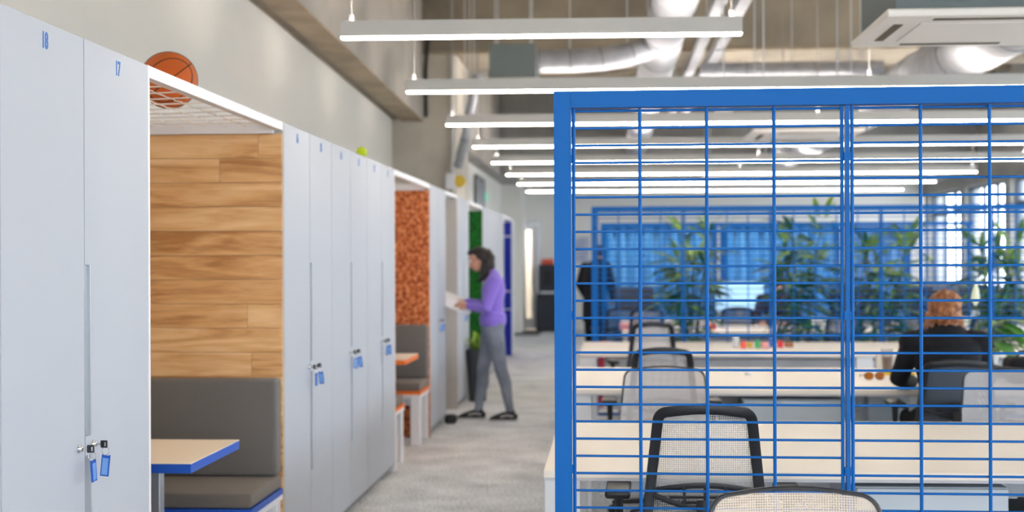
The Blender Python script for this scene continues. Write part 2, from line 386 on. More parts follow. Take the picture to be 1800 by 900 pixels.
# ================================================================ LOCKERS
P = .573; TOP = 2.15
def text_mesh(s, size, bold=.0):
    c = bpy.data.curves.new('number', 'FONT'); c.body = s; c.size = size; c.extrude = .0006; c.align_x = 'CENTER'; c.offset = bold; c.resolution_u = 3
    o = bpy.data.objects.new('tmp', c); C.objects.link(o); bpy.context.view_layer.update()
    me = bpy.data.meshes.new_from_object(o.evaluated_get(bpy.context.evaluated_depsgraph_get())); bpy.data.objects.remove(o); return me
def key(x, y, z, label, rz=.0, swing=.0, edge=False):
    t = thing('locker_key', label, 'key', (x, y, z), rz, 'locker keys with blue tags')
    b = new(); tube(b, [(0, 0, 0), (.012, 0, 0)], .0035, 8); obj('key_shaft', b, 'chrome', t, True)
    b = new(); box(b, .011, .032, -.003, .003, -.011, .011, .002); h = obj('key_head', b, 'black_plastic', t)
    b = new(); box(b, .024, .028, -.0036, .0036, -.006, .006); obj('key_slot', b, 'chrome', h)
    b = new(); pts = [(.026+.011*math.sin(a), .001*math.cos(a*2), -.020+.012*math.cos(a)) for a in [i*PI/8 for i in range(17)]]
    tube(b, pts, .0009, 6); obj('key_ring', b, 'chrome', t, True)
    b = new(); box(b, -.0125, .0125, -.0022, .0022, -.062, 0, .0018); box(b, -.0125, -.0095, -.0035, .0035, -.062, .002, .001); box(b, .0095, .0125, -.0035, .0035, -.062, .002, .001)
    tg = obj('key_tag', b, 'tag_blue', t, False, (.028, .0, -.033), (0, swing, PI/2-.25 if edge else 0))
    obj('tag_window', box(new(), -.009, .009, -.0030, .0030, -.057, -.008), 'tag_window', tg)
    return t
def locker(y, num, left, label, deep=.58, near_seam=False, key_on=True, keylabel='', sw=0.1, edge=False):
    """local: x=0 is the front plane, y from 0 to P"""
    t = thing('locker', label, 'locker', (LX, y, 0), 0, 'tall white lockers along the left wall')
    b = new(); box(b, -deep, -.021, .001, P-.001, .06, TOP-.001); obj('carcass', b, ['seam'], t)
    obj('top_panel', box(new(), -deep, -.0205, .0005, P-.0005, TOP-.001, TOP), 'board_white', t)
    obj('plinth', box(new(), -deep, -.05, .0, P, 0, .058), 'plinth', t)
    g = .003; b = new()
    if left: box(b, -.019, 0, g, P-g, .062, TOP-.002); dr = obj('door', b, 'locker_white', t)
    else:
        w0 = .044
        box(b, -.019, 0, w0, P-g, .062, TOP-.002); box(b, -.019, 0, g, w0, 1.49, TOP-.002); box(b, -.019, 0, g, w0, .935, .99); box(b, -.019, 0, g, w0, .062, .43)
        bmesh.ops.remove_doubles(b, verts=b.verts, dist=1e-5)
        dr = obj('door', b, 'locker_white', t)
        for z0, z1 in ((.99, 1.49), (.43, .935)):
            b = new(); box(b, -.018, -.013, g, w0, z0, z1); box(b, -.013, .002, w0-.007, w0, z0, z1); box(b, -.013, -.001, g, g+.002, z0, z1); obj('grip_strip', b, 'alu', dr)
    if num:
        me = text_mesh(num, .062, .0016); o = bpy.data.objects.new('number', me); C.objects.link(o); me.materials.append(M['number_blue'])
        o.parent = dr; o.rotation_euler = (PI/2, 0, PI/2); o.location = (.0006, P/2, TOP-.072); o.scale = (.72, 1, 1)
    ly = P-.052 if left else .060
    b = new(); R = [(.0, .0), (.012, .0005), (.012, .003), (.0085, .006), (.0075, .012), (.004, .013)]
    loft(b, [[Vector((z, ly+r*math.cos(2*PI*i/14)+0, .962+r*math.sin(2*PI*i/14))) for i in range(14)] for r, z in R[1:]])
    obj('lock', b, 'chrome', t, True)
    if key_on: key(LX+.0135, y+ly, .962, keylabel or ('key with blue tag hanging in the lock of locker '+(num or '')), .12 if left else -.05, sw, edge)
    return t
y17 = yat(148.5, LX); ybooth = y17+P
G1 = y17-P
locker(G1-P, '19', False, 'white locker numbered 19 cut off by the left edge of the photo', key_on=False)
locker(G1, '18', True, 'white locker with blue number 18, nearest whole locker', edge=True, sw=-.12, keylabel='key with blue tag seen edge-on in the lock of locker 18')
locker(y17, '17', False, 'white locker with blue number 17, beside the booth with the basketball', sw=.1, keylabel='key with blue tag facing forward in the lock of locker 17')
Y1a = ybooth; Y1b = yat(500, LX); 
for i in range(6):
    n = 16-i; y = Y1b+i*P
    locker(y, str(n), i % 2 == 0, ('white locker numbered %d, ' % n)+['next to the wood-lined booth', 'second beyond the wood-lined booth', 'third beyond the wood-lined booth', 'fourth beyond the wood-lined booth, under the tennis ball', 'fifth beyond the wood-lined booth', 'next to the cork-lined booth'][i], sw=random.uniform(-.15, .2), edge=(i % 2 == 0 and i != 2),
           keylabel='key with blue tag in the lock of '+['the first locker beyond the wood-lined booth','the second locker beyond the wood-lined booth','the third locker beyond the wood-lined booth','the fourth locker beyond the wood-lined booth','the fifth locker beyond the wood-lined booth','the locker next to the cork booth'][i])
Y2a = Y1b+6*P; Y2b = Y2a+2.02
for i in range(2): locker(Y2b+i*P, '', i % 2 == 0, ['white locker just beyond the cork-lined booth', 'white locker beside the open niche where the woman stands'][i], key_on=True, keylabel=['blue tagged key on the first locker beyond the cork-lined booth', 'blue tagged key on the locker beside the open niche'][i])
Y3a = Y2b+2*P; Y3b = Y3a+1.05
for i in range(2): locker(Y3b+i*P, '', i % 2 == 0, ['white locker behind the woman reading, after the niche', 'white locker between the woman and the green booth'][i], key_on=(i == 0), keylabel='blue tagged key on the locker behind the reading woman')
Y4a = Y3b+2*P; Y4b = Y4a+1.75
nn = 6
for i in range(nn): locker(Y4b+i*P, '', i % 2 == 0, 'white locker %s in the row between green and blue booths' % ['first', 'second', 'third', 'fourth', 'fifth', 'last'][i], deep=.38, key_on=False)
Y5a = Y4b+nn*P; Y5b = Y5a+1.7
locker(Y5b, '', True, 'last white locker at the far end of the row', deep=.38, key_on=False)
print('Y', [round(v, 2) for v in (G1, y17, Y1a, Y1b, Y2a, Y2b, Y3a, Y3b, Y4a, Y4b, Y5a, Y5b)])
# end panel of the first run, facing the booths
def side_panel(par, y, x0=-1.23): obj('side_panel', box(new(), x0, 0, y, y+.02, 0, TOP), 'board_edge', par)

# ================================================================ BOOTHS
def booth(y0, y1, lining, label, planks=False, depth_=1.22):
    L = y1-y0
    t = thing('seating_booth', label, 'booth', (LX, y0, 0), 0, 'seating booths between the lockers')
    X0 = -depth_
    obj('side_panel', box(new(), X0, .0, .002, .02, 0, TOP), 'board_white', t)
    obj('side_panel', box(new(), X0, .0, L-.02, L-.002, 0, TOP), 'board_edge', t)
    obj('front_rail', box(new(), -.04, -.001, .021, L-.021, TOP-.04, TOP, .001), 'board_white', t)
    obj('back_rail', box(new(), X0, X0+.04, .021, L-.021, TOP-.04, TOP, .001), 'board_white', t)
    obj('cross_rail', box(new(), X0+.041, -.041, L-.061, L-.021, TOP-.055, TOP-.0), 'board_white', t)
    obj('cross_rail', box(new(), X0+.041, -.041, .021, .061, TOP-.055, TOP-.0), 'board_white', t)
    if planks:
        h = .1135; z = TOP-.056; k = 0; cuts = {0: -.115, 1: -.30, 2: None, 3: None, 4: None, 5: None, 6: None, 7: -.17, 8: None, 9: -.15}
        while z > .02:
            z0 = max(z-h, .0); c = cuts.get(k)
            segs = [(X0+.002, -.003)] if c is None else [(X0+.002, c), (c, -.003)]
            for a, e in segs: obj('plank', box(new(), a+.0006, e-.0006, L-.033, L-.0205, z0+.0006, z-.0006, .0008), 'wood', t)
            obj('plank', box(new(), X0+.002, -.003, .0205, .033, z0+.0006, z-.0006, .0008), 'wood', t)
            z -= h; k += 1
        b = new(); box(b, X0, X0+.015, .034, L-.034, 0, TOP-.056); obj('back_panel', b, 'wood', t)
    else:
        b = new(); box(b, X0+.002, -.003, L-.05, L-.0205, 0, TOP-.056); obj('lining', b, lining, t)
        b = new(); box(b, X0+.002, -.003, .0205, .05, 0, TOP-.056); obj('lining', b, lining, t)
        b = new(); box(b, X0, X0+.015, .051, L-.051, 0, TOP-.056); obj('back_panel', b, lining, t)
    return t
def cushion(bm, x0, x1, y0, y1, z0, z1, r=.02): box(bm, x0, x1, y0, y1, z0, z1, r)
def bench(ya, yb, edge, label, face, col):
    """face=-1: sitter looks toward the camera (far bench)"""
    t = thing('bench', label, 'bench', (LX, ya, 0), 0, 'upholstered booth benches'); L = yb-ya
    board = box(new(), -1.19, -.005, 0, L, .385, .41); obj('seat_board', board, 'board_white', t)
    b = new(); box(b, -1.19, -.002, 0, L, .411, .438, .001); obj('edge_band', b, edge, t)
    b = new(); cushion(b, -1.19, -.006, .01 if face < 0 else .005, L-.005, .439, .505, .018); obj('seat_cushion', b, 'fabric_seat', t, True)
    yy = (L-.11, L-.01) if face < 0 else (.01, .11)
    b = new(); cushion(b, -1.19, -.006 if face < 0 else -.06, yy[0], yy[1], .508, .955, .02); obj('back_cushion', b, 'fabric_grey', t, True)
    yy = (L-.010, L-.002) if face < 0 else (.002, .010)
    for x in (-.05, -1.18):
        for q in ((.02, .1), (L-.1, L-.02)): obj('leg', box(new(), x-.04, x+.04, q[0], q[1], 0, .384, .002), 'board_white', t)
    obj('leg_brace', box(new(), -1.13, -.1, L/2-.01, L/2+.01, .3, .384), 'board_white', t)
    return t
def booth_table(y0, y1, xr, edge, label):
    t = thing('booth_table', label, 'table', ((-2.72+xr)/2, (y0+y1)/2, 0), 0, 'booth tables'); hx = (xr+2.66)/2; hy = (y1-y0)/2
    obj('tabletop', box(new(), -hx, hx, -hy, hy, .7485, .752), 'cream', t)
    obj('edge_band', box(new(), -hx, hx, -hy, hy, .714, .748, .001), edge, t)
    b = new(); box(b, hx-.28, hx-.22, -.03, .03, .03, .711, .003); box(b, -hx+.2, -hx+.26, -.03, .03, .03, .711, .003); obj('table_leg', b, 'alu', t)
    b = new(); box(b, hx-.45, hx-.08, -.2, .2, 0, .029, .004); box(b, -hx+.08, -hx+.4, -.2, .2, 0, .029, .004); obj('foot_plate', b, 'alu', t)
    return t
booth(Y1a, Y1b, None, 'white framed seating booth lined with oak planks, net on top', True)
bench(Y1b-.62, Y1b-.034, 'blue_edge', 'grey upholstered bench with blue edge at far side of wood-lined booth', -1, None)
bench(Y1a+.034, Y1a+.46, 'blue_edge', 'grey bench with blue edge at near side of wood-lined booth, behind locker 17', 1, None)
booth_table(yat(346, LX)+.0, yat(430, LX), LX+.005, 'blue_edge', 'cream booth table with blue edge in the wood-lined booth')
booth(Y2a, Y2b, 'cork', 'white framed seating booth lined with rough orange cork')
bench(Y2b-.62, Y2b-.051, 'orange_edge', 'grey bench with orange edge on the far side of the cork booth', -1, None)
bench(Y2a+.051, Y2a+.5, 'orange_edge', 'grey bench with orange edge on the near side of the cork booth', 1, None)
booth_table(10.62, 11.35, LX+.02, 'orange_edge', 'cream booth table with orange edge in the cork booth')
booth(Y4a, Y4b, 'moss', 'white framed seating booth lined with green moss')
M['blue_panel'] = mat('blue_panel', (14, 40, 160), .7)
bt = booth(Y5a, Y5b, 'blue_panel', 'narrow white framed booth lined in deep blue at far end', depth_=.66)
for z in (1.86, 1.0, .72): obj('shelf_strip', box(new(), -.62, -.01, Y5b-Y5a-.056, Y5b-Y5a-.051, z, z+.018), 'board_white', bt)
# net over the first booth
b = new(); L = Y1b-Y1a; x0, x1 = LX-1.18, LX-.041; y0, y1 = Y1a+.062, Y1b-.062
BALL = Vector((0, 0, 0)); by = 5.86; BALL = pt(298, 139, by); BR = .119
def nz(x, y):
    u = (x-x0)/(x1-x0); v = (y-y0)/(y1-y0)
    s = -.012*math.sin(PI*u)*math.sin(PI*v)
    d = math.hypot(x-BALL.x, y-BALL.y); z = TOP-.02+s
    low = BALL.z-BR-.003
    if d < BR*.95: z = min(z, BALL.z-math.sqrt(BR**2-d*d)-.003)
    k = math.exp(-(max(0, d-BR*.4)/.14)**2); 
    return min(z, z*(1-k)+low*k)
n = 12
xs = [x1-.02-.1*i for i in range(12)]; yy_ = [y0+.02+.17*i for i in range(int((y1-y0)/.17)+1)]
for x in xs:
    if x < x0: continue
    tube(b, [(x+.006*math.sin(9*j+x*40), y0+(y1-y0)*j/36, nz(x, y0+(y1-y0)*j/36)) for j in range(37)], .003, 5)
for y in yy_:
    if y > y1: continue
    tube(b, [(x0+(x1-x0)*j/26, y+.006*math.sin(7*j+y*30), nz(x0+(x1-x0)*j/26, y)) for j in range(27)], .003, 5)
nt_ = obj('net', b, 'rope', None, True); tag(nt_, 'white rope net stretched over the wood-lined booth, holding a basketball', 'net')
# basketball
bb = thing('basketball', 'orange basketball with black seams resting in the net', 'ball', BALL)
b = new(); sphere(b, (0, 0, 0), BR-.001, 48); sk = obj('skin', b, 'ball', bb, 'all')
def seam(f, n=72, closed=True):
    b = new(); pts = [Vector(f(2*PI*i/n)).normalized()*(BR-.0012) for i in range(n+1)]; tube(b, pts, .0022, 6); o = obj('seam', b, 'ball_seam', bb, True); return o
vx = Vector((.3, -.95, -.12)).normalized(); vz = Vector((.95, .3, 0))*.786+Vector((0, 0, 1))*.617; vz = (vz-vx*vz.dot(vx)).normalized(); R_ = Matrix((vx, vz.cross(vx), vz)).transposed()
seam(lambda a: R_ @ Vector((math.cos(a), 0, math.sin(a)))); seam(lambda a: R_ @ Vector((0, math.cos(a), math.sin(a))))
for s in (1, -1): seam(lambda a, s=s: R_ @ Vector((s*(.62+.16*math.cos(2*a)), .75*math.cos(a), .75*math.sin(a))))
tb = obj('tennis_ball', sphere(new(), (0, 0, 0), .036, 20), 'tennis', None, True, None); tb.location = Vector((LX-.045, yat(636, LX-.045), TOP+.036))
tag(tb, 'yellow-green ball lying on top of the lockers numbered 14 and 13', 'ball')

# ================================================================ CEILING LIGHTS, DUCTS, AIR CONDITIONERS
HL = 2.6
def linear_light(X, Y, L, label, rz=.021, cables=None):
    t = thing('linear_light', label, 'ceiling light', (X, Y, HL), rz, 'suspended linear ceiling lights')
    b = new(); box(b, 0, L, -.028, .028, .017, .06); box(b, 0, L, -.028, -.024, .06, .095); box(b, 0, L, .024, .028, .06, .095); box(b, 0, .004, -.024, .024, .06, .095); box(b, L-.004, L, -.024, .024, .06, .095); obj('housing', b, 'light_body', t)
    b = new(); box(b, .001, L-.001, -.024, .024, .006, .0165, .002); obj('diffuser', b, 'diffuser', t)
    obj('added_uplight_strip', box(new(), .01, L-.01, -.022, .022, .061, .064), 'added_uplight', t)  # unseen upward strip added to brighten ceiling and upper wall
    for x in (cables or [.05+i*(L-.1)/max(1, round(L/2.45)) for i in range(max(1, round(L/2.45))+1)]):
        top = 3.05 if Y > 26 else (4.12 if any(q-.3 < Y < q+1.84 for q in (18., 7.6, -2.4)) else 4.88)
        c = obj('cable', tube(new(), [(x, 0, .10), (x, 0, top-HL-.003)], .004, 6), 'steel_cable', t, True)
        obj('cable_gripper', tube(new(), [(x, 0, .098), (x, 0, .13)], .012, 8), 'alu', c, True)
    return t
ords = ['nearest, short', 'second', 'third', 'fourth', 'fifth', 'sixth', 'seventh', 'eighth and farthest']
xe = -1.33
for i in range(8):
    D = 7.12+2.302*i; Y = D-.08
    linear_light(xe, Y, 1.99 if i == 0 else 6.06, 'long grey suspended light bar with white diffuser, %s from the camera' % ords[i])
for i in range(5):
    linear_light(xe, 7.04-2.302*(i+1), 1.99 if i < 2 else 6.06, 'light bar behind the camera, %s' % ['first', 'second', 'third', 'fourth', 'fifth'][i])
def cassette(X, Y, label, body_h=.22, H=2.59, s=.95, pm='ac_white'):
    t = thing('air_conditioner', label, 'air conditioner', (X, Y, H), 0, 'ceiling cassette air conditioners')
    b = new(); box(b, 0, s, 0, s, .0, .035, .008); pn = obj('panel', b, pm, t)
    b = new(); box(b, .045, s-.045, .045, s-.045, .036, .036+body_h, .004); obj('body', b, 'ac_body', t)
    g = .2*s
    obj('intake_grille', box(new(), g, s-g, g, s-g, -.006, -.001, .001), 'ac_white', pn)
    for x0, x1, y0, y1 in ((.24*s, .76*s, .08*s, .125*s), (.24*s, .76*s, .875*s, .92*s), (.08*s, .125*s, .24*s, .76*s), (.875*s, .92*s, .24*s, .76*s)):
        obj('air_slot', box(new(), x0, x1, y0, y1, -.003, -.0005), 'ac_slot', pn)
    top = 4.88 if not (18 < Y < 19.5) else 4.11
    if Y > 25.5: top = 3.04
    for x in (.1, s-.1):
        for y in (.1, s-.1): obj('hanger', tube(new(), [(x, y, .036+body_h), (x, y, top-H)], .006, 6), 'alu', t)
    return t
cassette(7.45*ratio(1497), 6.495, 'white square air conditioner cassette hanging at the top right, nearest')
cassette(1.245, 12.35, 'white air conditioner cassette seen through the blue grid, second away')
cassette(1.27, 19.3, 'white air conditioner cassette seen through the blue grid, third away')
q = pt(852, 143, 13.6); cassette(q.x, 13.6, 'small grey box unit with white bottom panel hanging by the concrete column', H=q.z, s=.54, body_h=.33)
def spiral_duct(name, pts, r, label, cat='duct', rings=.16, m='duct', grp='silver ventilation ducts'):
    t = thing(name, label, cat, pts[0], 0, grp); o = Vector(pts[0]); P3 = [Vector(p)-o for p in pts]
    # resample
    out = []
    for a, b_ in zip(P3, P3[1:]):
        nseg = max(1, int((b_-a).length/.25))
        for i in range(nseg): out.append(a.lerp(b_, i/nseg))
    out.append(P3[-1]); s = out[:]
    for _ in range(3): s = [s[0]]+[(s[i-1]+s[i]*2+s[i+1])/4 for i in range(1, len(s)-1)]+[s[-1]]
    obj('duct_pipe', tube(new(), s, r, 20), m, t, True)
    b = new(); acc = 0; rg = []
    for a, c in zip(s, s[1:]):
        acc += (c-a).length
        if acc > rings: 
            d = (c-a).normalized(); rg.append((a-d*.008, a+d*.008)); acc = 0
    b.free()
    for (a, c) in rg: b = new(); tube(b, [a, c], r*1.035, 20); obj('seam_ring', b, 'duct_ring', t, True)
    for k_ in (1, len(s)//2, len(s)-2):
        p_ = s[k_]+o; tp = 4.115 if 18 < p_.y < 19.5 else 4.88
        if r > .05 and p_.z < 4.5: obj('hanger', tube(new(), [s[k_]+Vector((0, 0, r)), s[k_]+Vector((0, 0, tp-p_.z))], .006, 6), 'alu', t)
    return t
spiral_duct('ventilation_duct', [(.66, 8.9, 3.85), (.56, 13, 3.72), (.52, 17.9, 3.62), (.5, 25.9, 3.55)], .2, 'large round silver duct running away above the first light', rings=1.2)
q = pt(950, 108, 13.85); q2 = pt(1110, 108, 13.85); q3 = pt(1165, 80, 13.9)
spiral_duct('ventilation_duct', [q, q2, q3, Vector((.53, 14.3, 3.68))], .115, 'ribbed silver branch duct leading from the small box unit', rings=.14)
spiral_duct('ventilation_duct', [(3.15, 8.2, 3.35), (3.05, 13, 3.27), (2.95, 25.9, 3.27)], .24, 'large silver duct passing behind the nearest air conditioner', rings=1.4)
a0 = pt(842, 132, 16.6); a1 = pt(829, 150, 16.6); a2 = pt(828, 240, 16.6); a3 = pt(806, 292, 16.9)
spiral_duct('ventilation_duct', [a0, a1, a2, a3], .06, 'thin silver duct dropping beside the concrete column', rings=.3)
for k, (x, nm) in enumerate(((.98, 'left'), (1.2, 'right'))):
    b = new(); box(b, x, x+.11, 8.5, 25.9, 3.86, 3.9); box(b, x, x+.01, 8.5, 25.9, 3.9, 3.96); box(b, x+.1, x+.11, 8.5, 25.9, 3.9, 3.96)
    o = obj('cable_tray', b, 'duct'); tag(o, 'narrow galvanised cable tray running along the ceiling, %s of the pair' % nm, 'cable tray')
    for y in (11, 15, 22, 25): obj('hanger', tube(new(), [(x+.055, y, 3.96), (x+.055, y, 4.88)], .006, 6), 'alu', o)
a = pt(1235, 121, 16); c = pt(1560, 121, 16)
spiral_duct('ventilation_duct', [(a.x, 16.2, a.z), (c.x, 16.2, a.z)], .085, 'horizontal silver duct crossing below the cross beam', rings=.62)
# column fittings
o = obj('conduit', tube(new(), [(-1.97, 17.955, 2.2), (-1.97, 17.955, 4.1)], .03, 8), 'pipe_white', None, True); tag(o, 'pale vertical conduit on the right edge of the concrete column', 'pipe')
o = obj('power_cable', tube(new(), [(-2.31, 17.94, 3.32), (-2.31, 17.93, 3.9), (-2.34+.06, 17.93, 4.3)], .022, 8), 'cable_black', None, True); tag(o, 'black cable running down the concrete column corner', 'cable')
t = thing('alarm_box', 'small white wall box with yellow ring on the concrete column', 'alarm', (-2.0, 17.94, 2.4))
obj('housing', box(new(), -.06, .06, -.05, .05, 0, .2, .01), 'board_white', t); b = new(); tube(b, [(.12, -.04, .1), (.12, .05, .1)], .075, 16); obj('ring', b, 'yellow', t, True)
t = thing('smoke_detector', 'round white detector hanging in front of the third light bar', 'detector', pt(1273, 203, 13.0))
lz = t.location.z; b = new(); lathe(b, [(.03, .05), (.085, .04), (.09, 0), (.07, -.035), (.03, -.045)], 20); obj('detector_head', b, 'board_white', t, True)
obj('rod', tube(new(), [(0, 0, .05), (0, 0, 4.88-lz)], .008, 6), 'alu', t)
for i, (px, py, Y) in enumerate(((887, 327, 26.5),)):
    t = thing('exit_sign', 'small green exit sign on the left wall far down the corridor', 'sign', (-2.19, 25.0, 2.62))
    obj('sign_body', box(new(), 0, .04, -.15, .15, -.08, .08, .003), 'board_white', t); obj('sign_face', box(new(), .041, .044, -.13, .13, -.065, .065), 'exit_green', t)
# interior window in the far left wall
t = bpy.data.objects.new('window_20', None); C.objects.link(t); t['kind'] = 'structure'; t.location = (-2.19, 23.9, 2.55)
b = new(); box(b, 0, .05, -.75, .75, .3, .35); box(b, 0, .05, -.75, .75, -.35, -.3); box(b, 0, .05, -.75, -.7, -.3, .3); box(b, 0, .05, .7, .75, -.3, .3); box(b, 0, .05, -.02, .02, -.3, .3); obj('window_frame', b, 'grey_mid', t)
obj('pane', box(new(), .01, .02, -.7, .7, -.3, .3), 'pedestal', t)

# ================================================================ FAR END
o = obj('floor_mat', box(new(), DX0-.05, DX1+.1, 28.2, 30.2, .0, .012), 'mat_dark'); tag(o, 'dark grey doormat in front of the far glass door', 'mat')
t = thing('coffee_machine', 'black coffee machine on a black cabinet at the far wall', 'coffee machine', (YF*ratio(966), 29.9, .78))
obj('housing', box(new(), -.2, .2, -.2, .25, 0, .62, .02), 'dark_plastic', t); obj('display', box(new(), -.1, .08, -.215, -.201, .2, .5), 'black', t); obj('drip_tray', box(new(), -.16, .16, -.3, -.201, .02, .06), 'alu', t)
t = thing('cabinet', 'low black cabinet under the coffee machine', 'cabinet', (YF*ratio(970), 29.9, 0)); obj('body', box(new(), -.3, .35, -.25, .3, .02, .778, .004), 'black', t); obj('door', box(new(), -.28, .0, -.27, -.251, .06, .75), 'dark_plastic', t); obj('door', box(new(), .01, .33, -.27, -.251, .06, .75), 'dark_plastic', t)
o = obj('bean_container', box(new(), -.12, .14, -.12, .12, 0, .12, .02), 'orange_red', None, True, (YF*ratio(964), 29.9, 1.401)); tag(o, 'orange-red container on top of the coffee machine', 'container')
q = pt(1023, 440, YF-.05); t = thing('poster', 'blue-grey poster with lines of print on the far wall', 'poster', (q.x, YF-.012, q.z)); obj('sheet', box(new(), -.18, .16, -.01, .008, -.3, .28), 'poster', t)
for k in range(6): obj('text_line', box(new(), -.13, .11-(k % 3)*.04, -.0125, -.0102, .18-k*.075, .2-k*.075), 'tag_blue', t)
# ================================================================ NICHE
t = thing('storage_niche', 'open white niche between locker blocks where the woman reads', 'niche', (LX, Y3a, 0)); L = Y3b-Y3a
obj('back_panel', box(new(), -.6, -.58, .002, L-.002, 0, TOP), 'board_edge', t)
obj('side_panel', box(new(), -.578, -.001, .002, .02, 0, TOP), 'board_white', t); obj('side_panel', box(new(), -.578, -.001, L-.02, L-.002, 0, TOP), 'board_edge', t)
obj('top_panel', box(new(), -.578, -.001, .021, L-.021, TOP-.03, TOP), 'board_white', t)
t = thing('office_printer', 'white office printer with black front standing in the open niche', 'printer', (LX-.33, Y3b-.42, 0))
obj('body', box(new(), -.22, .2, -.25, .3, .5, 1.02, .03), 'board_white', t, True)
obj('scanner_lid', box(new(), -.23, .21, -.27, .31, 1.025, 1.1, .015), 'board_white', t, True)
obj('front_panel', box(new(), -.2, .17, -.268, -.251, .62, .98, .004), 'dark_plastic', t)
cb = obj('cabinet', box(new(), -.22, .2, -.25, .3, .04, .495, .01), 'grey_mid', t, True)
for z in (.12, .24, .36): obj('tray_handle', box(new(), .201, .215, -.22, -.1, z, z+.06, .003), 'black_plastic', cb)
for x in (-.18, .16):
    for y in (-.2, .25): obj('caster', tube(new(), [(x-.015, y, .021), (x+.015, y, .021)], .02, 10), 'black_plastic', t, True)
o = obj('rolling_bag', box(new(), -.06, .05, -.05, .09, 0, .08, .025), 'black', None, True, (LX+.07, Y3a-.2, 0)); tag(o, 'small black bag on the floor against the lockers near the woman', 'bag')

# ================================================================ BLUE MESH PARTITIONS
def partition(x, y, rz, panels, label, first_gap=.058, fine=True, zs=(.07, 1.943, .0514)):
    """panels = list of cell counts; cells 0.197 wide"""
    t = thing('mesh_partition', label, 'partition', (x, y, 0), rz, 'blue wire mesh partitions')
    cw = .1965; n = 0
    xs_ = .05; posts = []
    W = .05+sum(cw*k+.012+.022 for k in panels)+.04
    obj('frame_post', box(new(), 0, .05, -.025, .025, .012, 2.0), 'blue_paint', t)
    obj('foot', box(new(), -.0, .05, -.18, .18, 0, .0115), 'blue_paint', t)
    obj('top_rail', box(new(), .0505, W, -.025, .025, 1.951, 2.0), 'blue_paint', t)
    zz = []
    z = zs[1]
    while z > zs[0]: zz.append(z); z -= zs[2]
    cur = .05
    hsrc = {}
    for pi, k in enumerate(panels):
        a = cur+.008; e = a+cw*k
        pn = obj('panel_edge', tube(new(), [(a, -.004, .06), (a, -.004, 1.949)], .0052, 8), 'blue_paint', t, True)
        vsrc = pn
        for j in range(1, k+1): inst('panel_edge' if j == k else 'vertical_wire', pn, t, (cw*j, 0, 0))
        if fine:
            if k not in hsrc: hsrc[k] = obj('horizontal_wire', tube(new(), [(a, .005, 0), (e, .005, 0)], .0037, 6), 'blue_paint', t, True); hsrc[k].location = (0, 0, zz[0]); h0 = a; rest = zz[1:]
            else: rest = zz
            for z in rest: inst('horizontal_wire', hsrc[k], t, (a-h0, 0, z))
        else:
            b = new()
            for z in zz: box(b, a, e, .002, .008, z-.003, z+.003)
            o = obj('horizontal_wires', b, 'blue_paint', t); o['kind'] = 'stuff'
        for z in (.42, .877, 1.334, 1.80):
            obj('clip', box(new(), a-.009, a-.004, -.014, .004, z-.012, z+.012), 'blue_paint', t)
            obj('clip', box(new(), e+.0046, e+.011, -.014, .004, z-.012, z+.012), 'blue_paint', t)
        last = pi == len(panels)-1
        pw = .04 if last else .011
        obj('frame_post', box(new(), e+.0105, e+.0105+pw, -.012 if not last else -.025, .02 if not last else .025, .012, 1.95), 'blue_paint', t)
        obj('foot', box(new(), e+.0105, e+.0105+pw, -.18, .18, 0, .0115), 'blue_paint', t)
        cur = e+.0105+pw-.0
    obj('bottom_rail', box(new(), .0505, cur-.05, -.008, .008, .03, .055), 'blue_paint', t)
    return t
YP = 4.245
partition(YP*ratio(975), YP, -.018, [4, 4, 4], 'blue wire mesh partition filling the right foreground')
partition(13.45*ratio(1040), 13.45, -.01, [4, 4, 5, 5, 5], 'blue wire mesh partition standing behind the third desk row', fine=False)
partition(19.6*ratio(1058), 19.6, 0, [4]*6, 'blue wire mesh partition farther back, in front of the blue curtains', fine=False)
def curtain(x0, x1, y, label, m, z1=1.98):
    t = thing('curtain', label, 'curtain', (x0, y, 0), 0, 'blue curtains'); L = x1-x0; n = int(L/.025)
    b = new(); A = []; 
    for i in range(n+1):
        u = L*i/n; yy = .035*math.sin(u*34+.8*math.sin(u*5)); A.append((b.verts.new((u, yy, .04)), b.verts.new((u, yy, z1))))
    for a_, c_ in zip(A, A[1:]): b.faces.new((a_[0], c_[0], c_[1], a_[1]))
    o = obj('cloth', b, m, t, 'all'); s = o.modifiers.new('thickness', 'SOLIDIFY'); s.thickness = .003
    obj('track', box(new(), 0, L, -.05, .05, z1+.001, z1+.04), 'blue_paint', t)
    for x in (.02, L-.02): obj('track_post', box(new(), x-.02, x+.02, -.06, .06, 0, z1), 'blue_paint', t)
    return t
mat('curtain_blue', (40, 140, 222), .8, sheen=.2, var=(3, (110, 180, 236), (8, 8, .25)))
mat('curtain_pale', (130, 172, 218), .8, sheen=.2, var=(3, (90, 150, 215), (6, 6, .3)))
curtain(21*ratio(1056), 21*ratio(1262), 21.2, 'bright blue pleated curtain hanging behind the second partition, left', 'curtain_blue')
curtain(21*ratio(1268), 21*ratio(1480), 21.2, 'blue pleated curtain hanging right beside the brighter one', 'curtain_blue')
curtain(23*ratio(1490), 23*ratio(1600), 23, 'pale blue pleated curtain near the windows', 'curtain_pale')

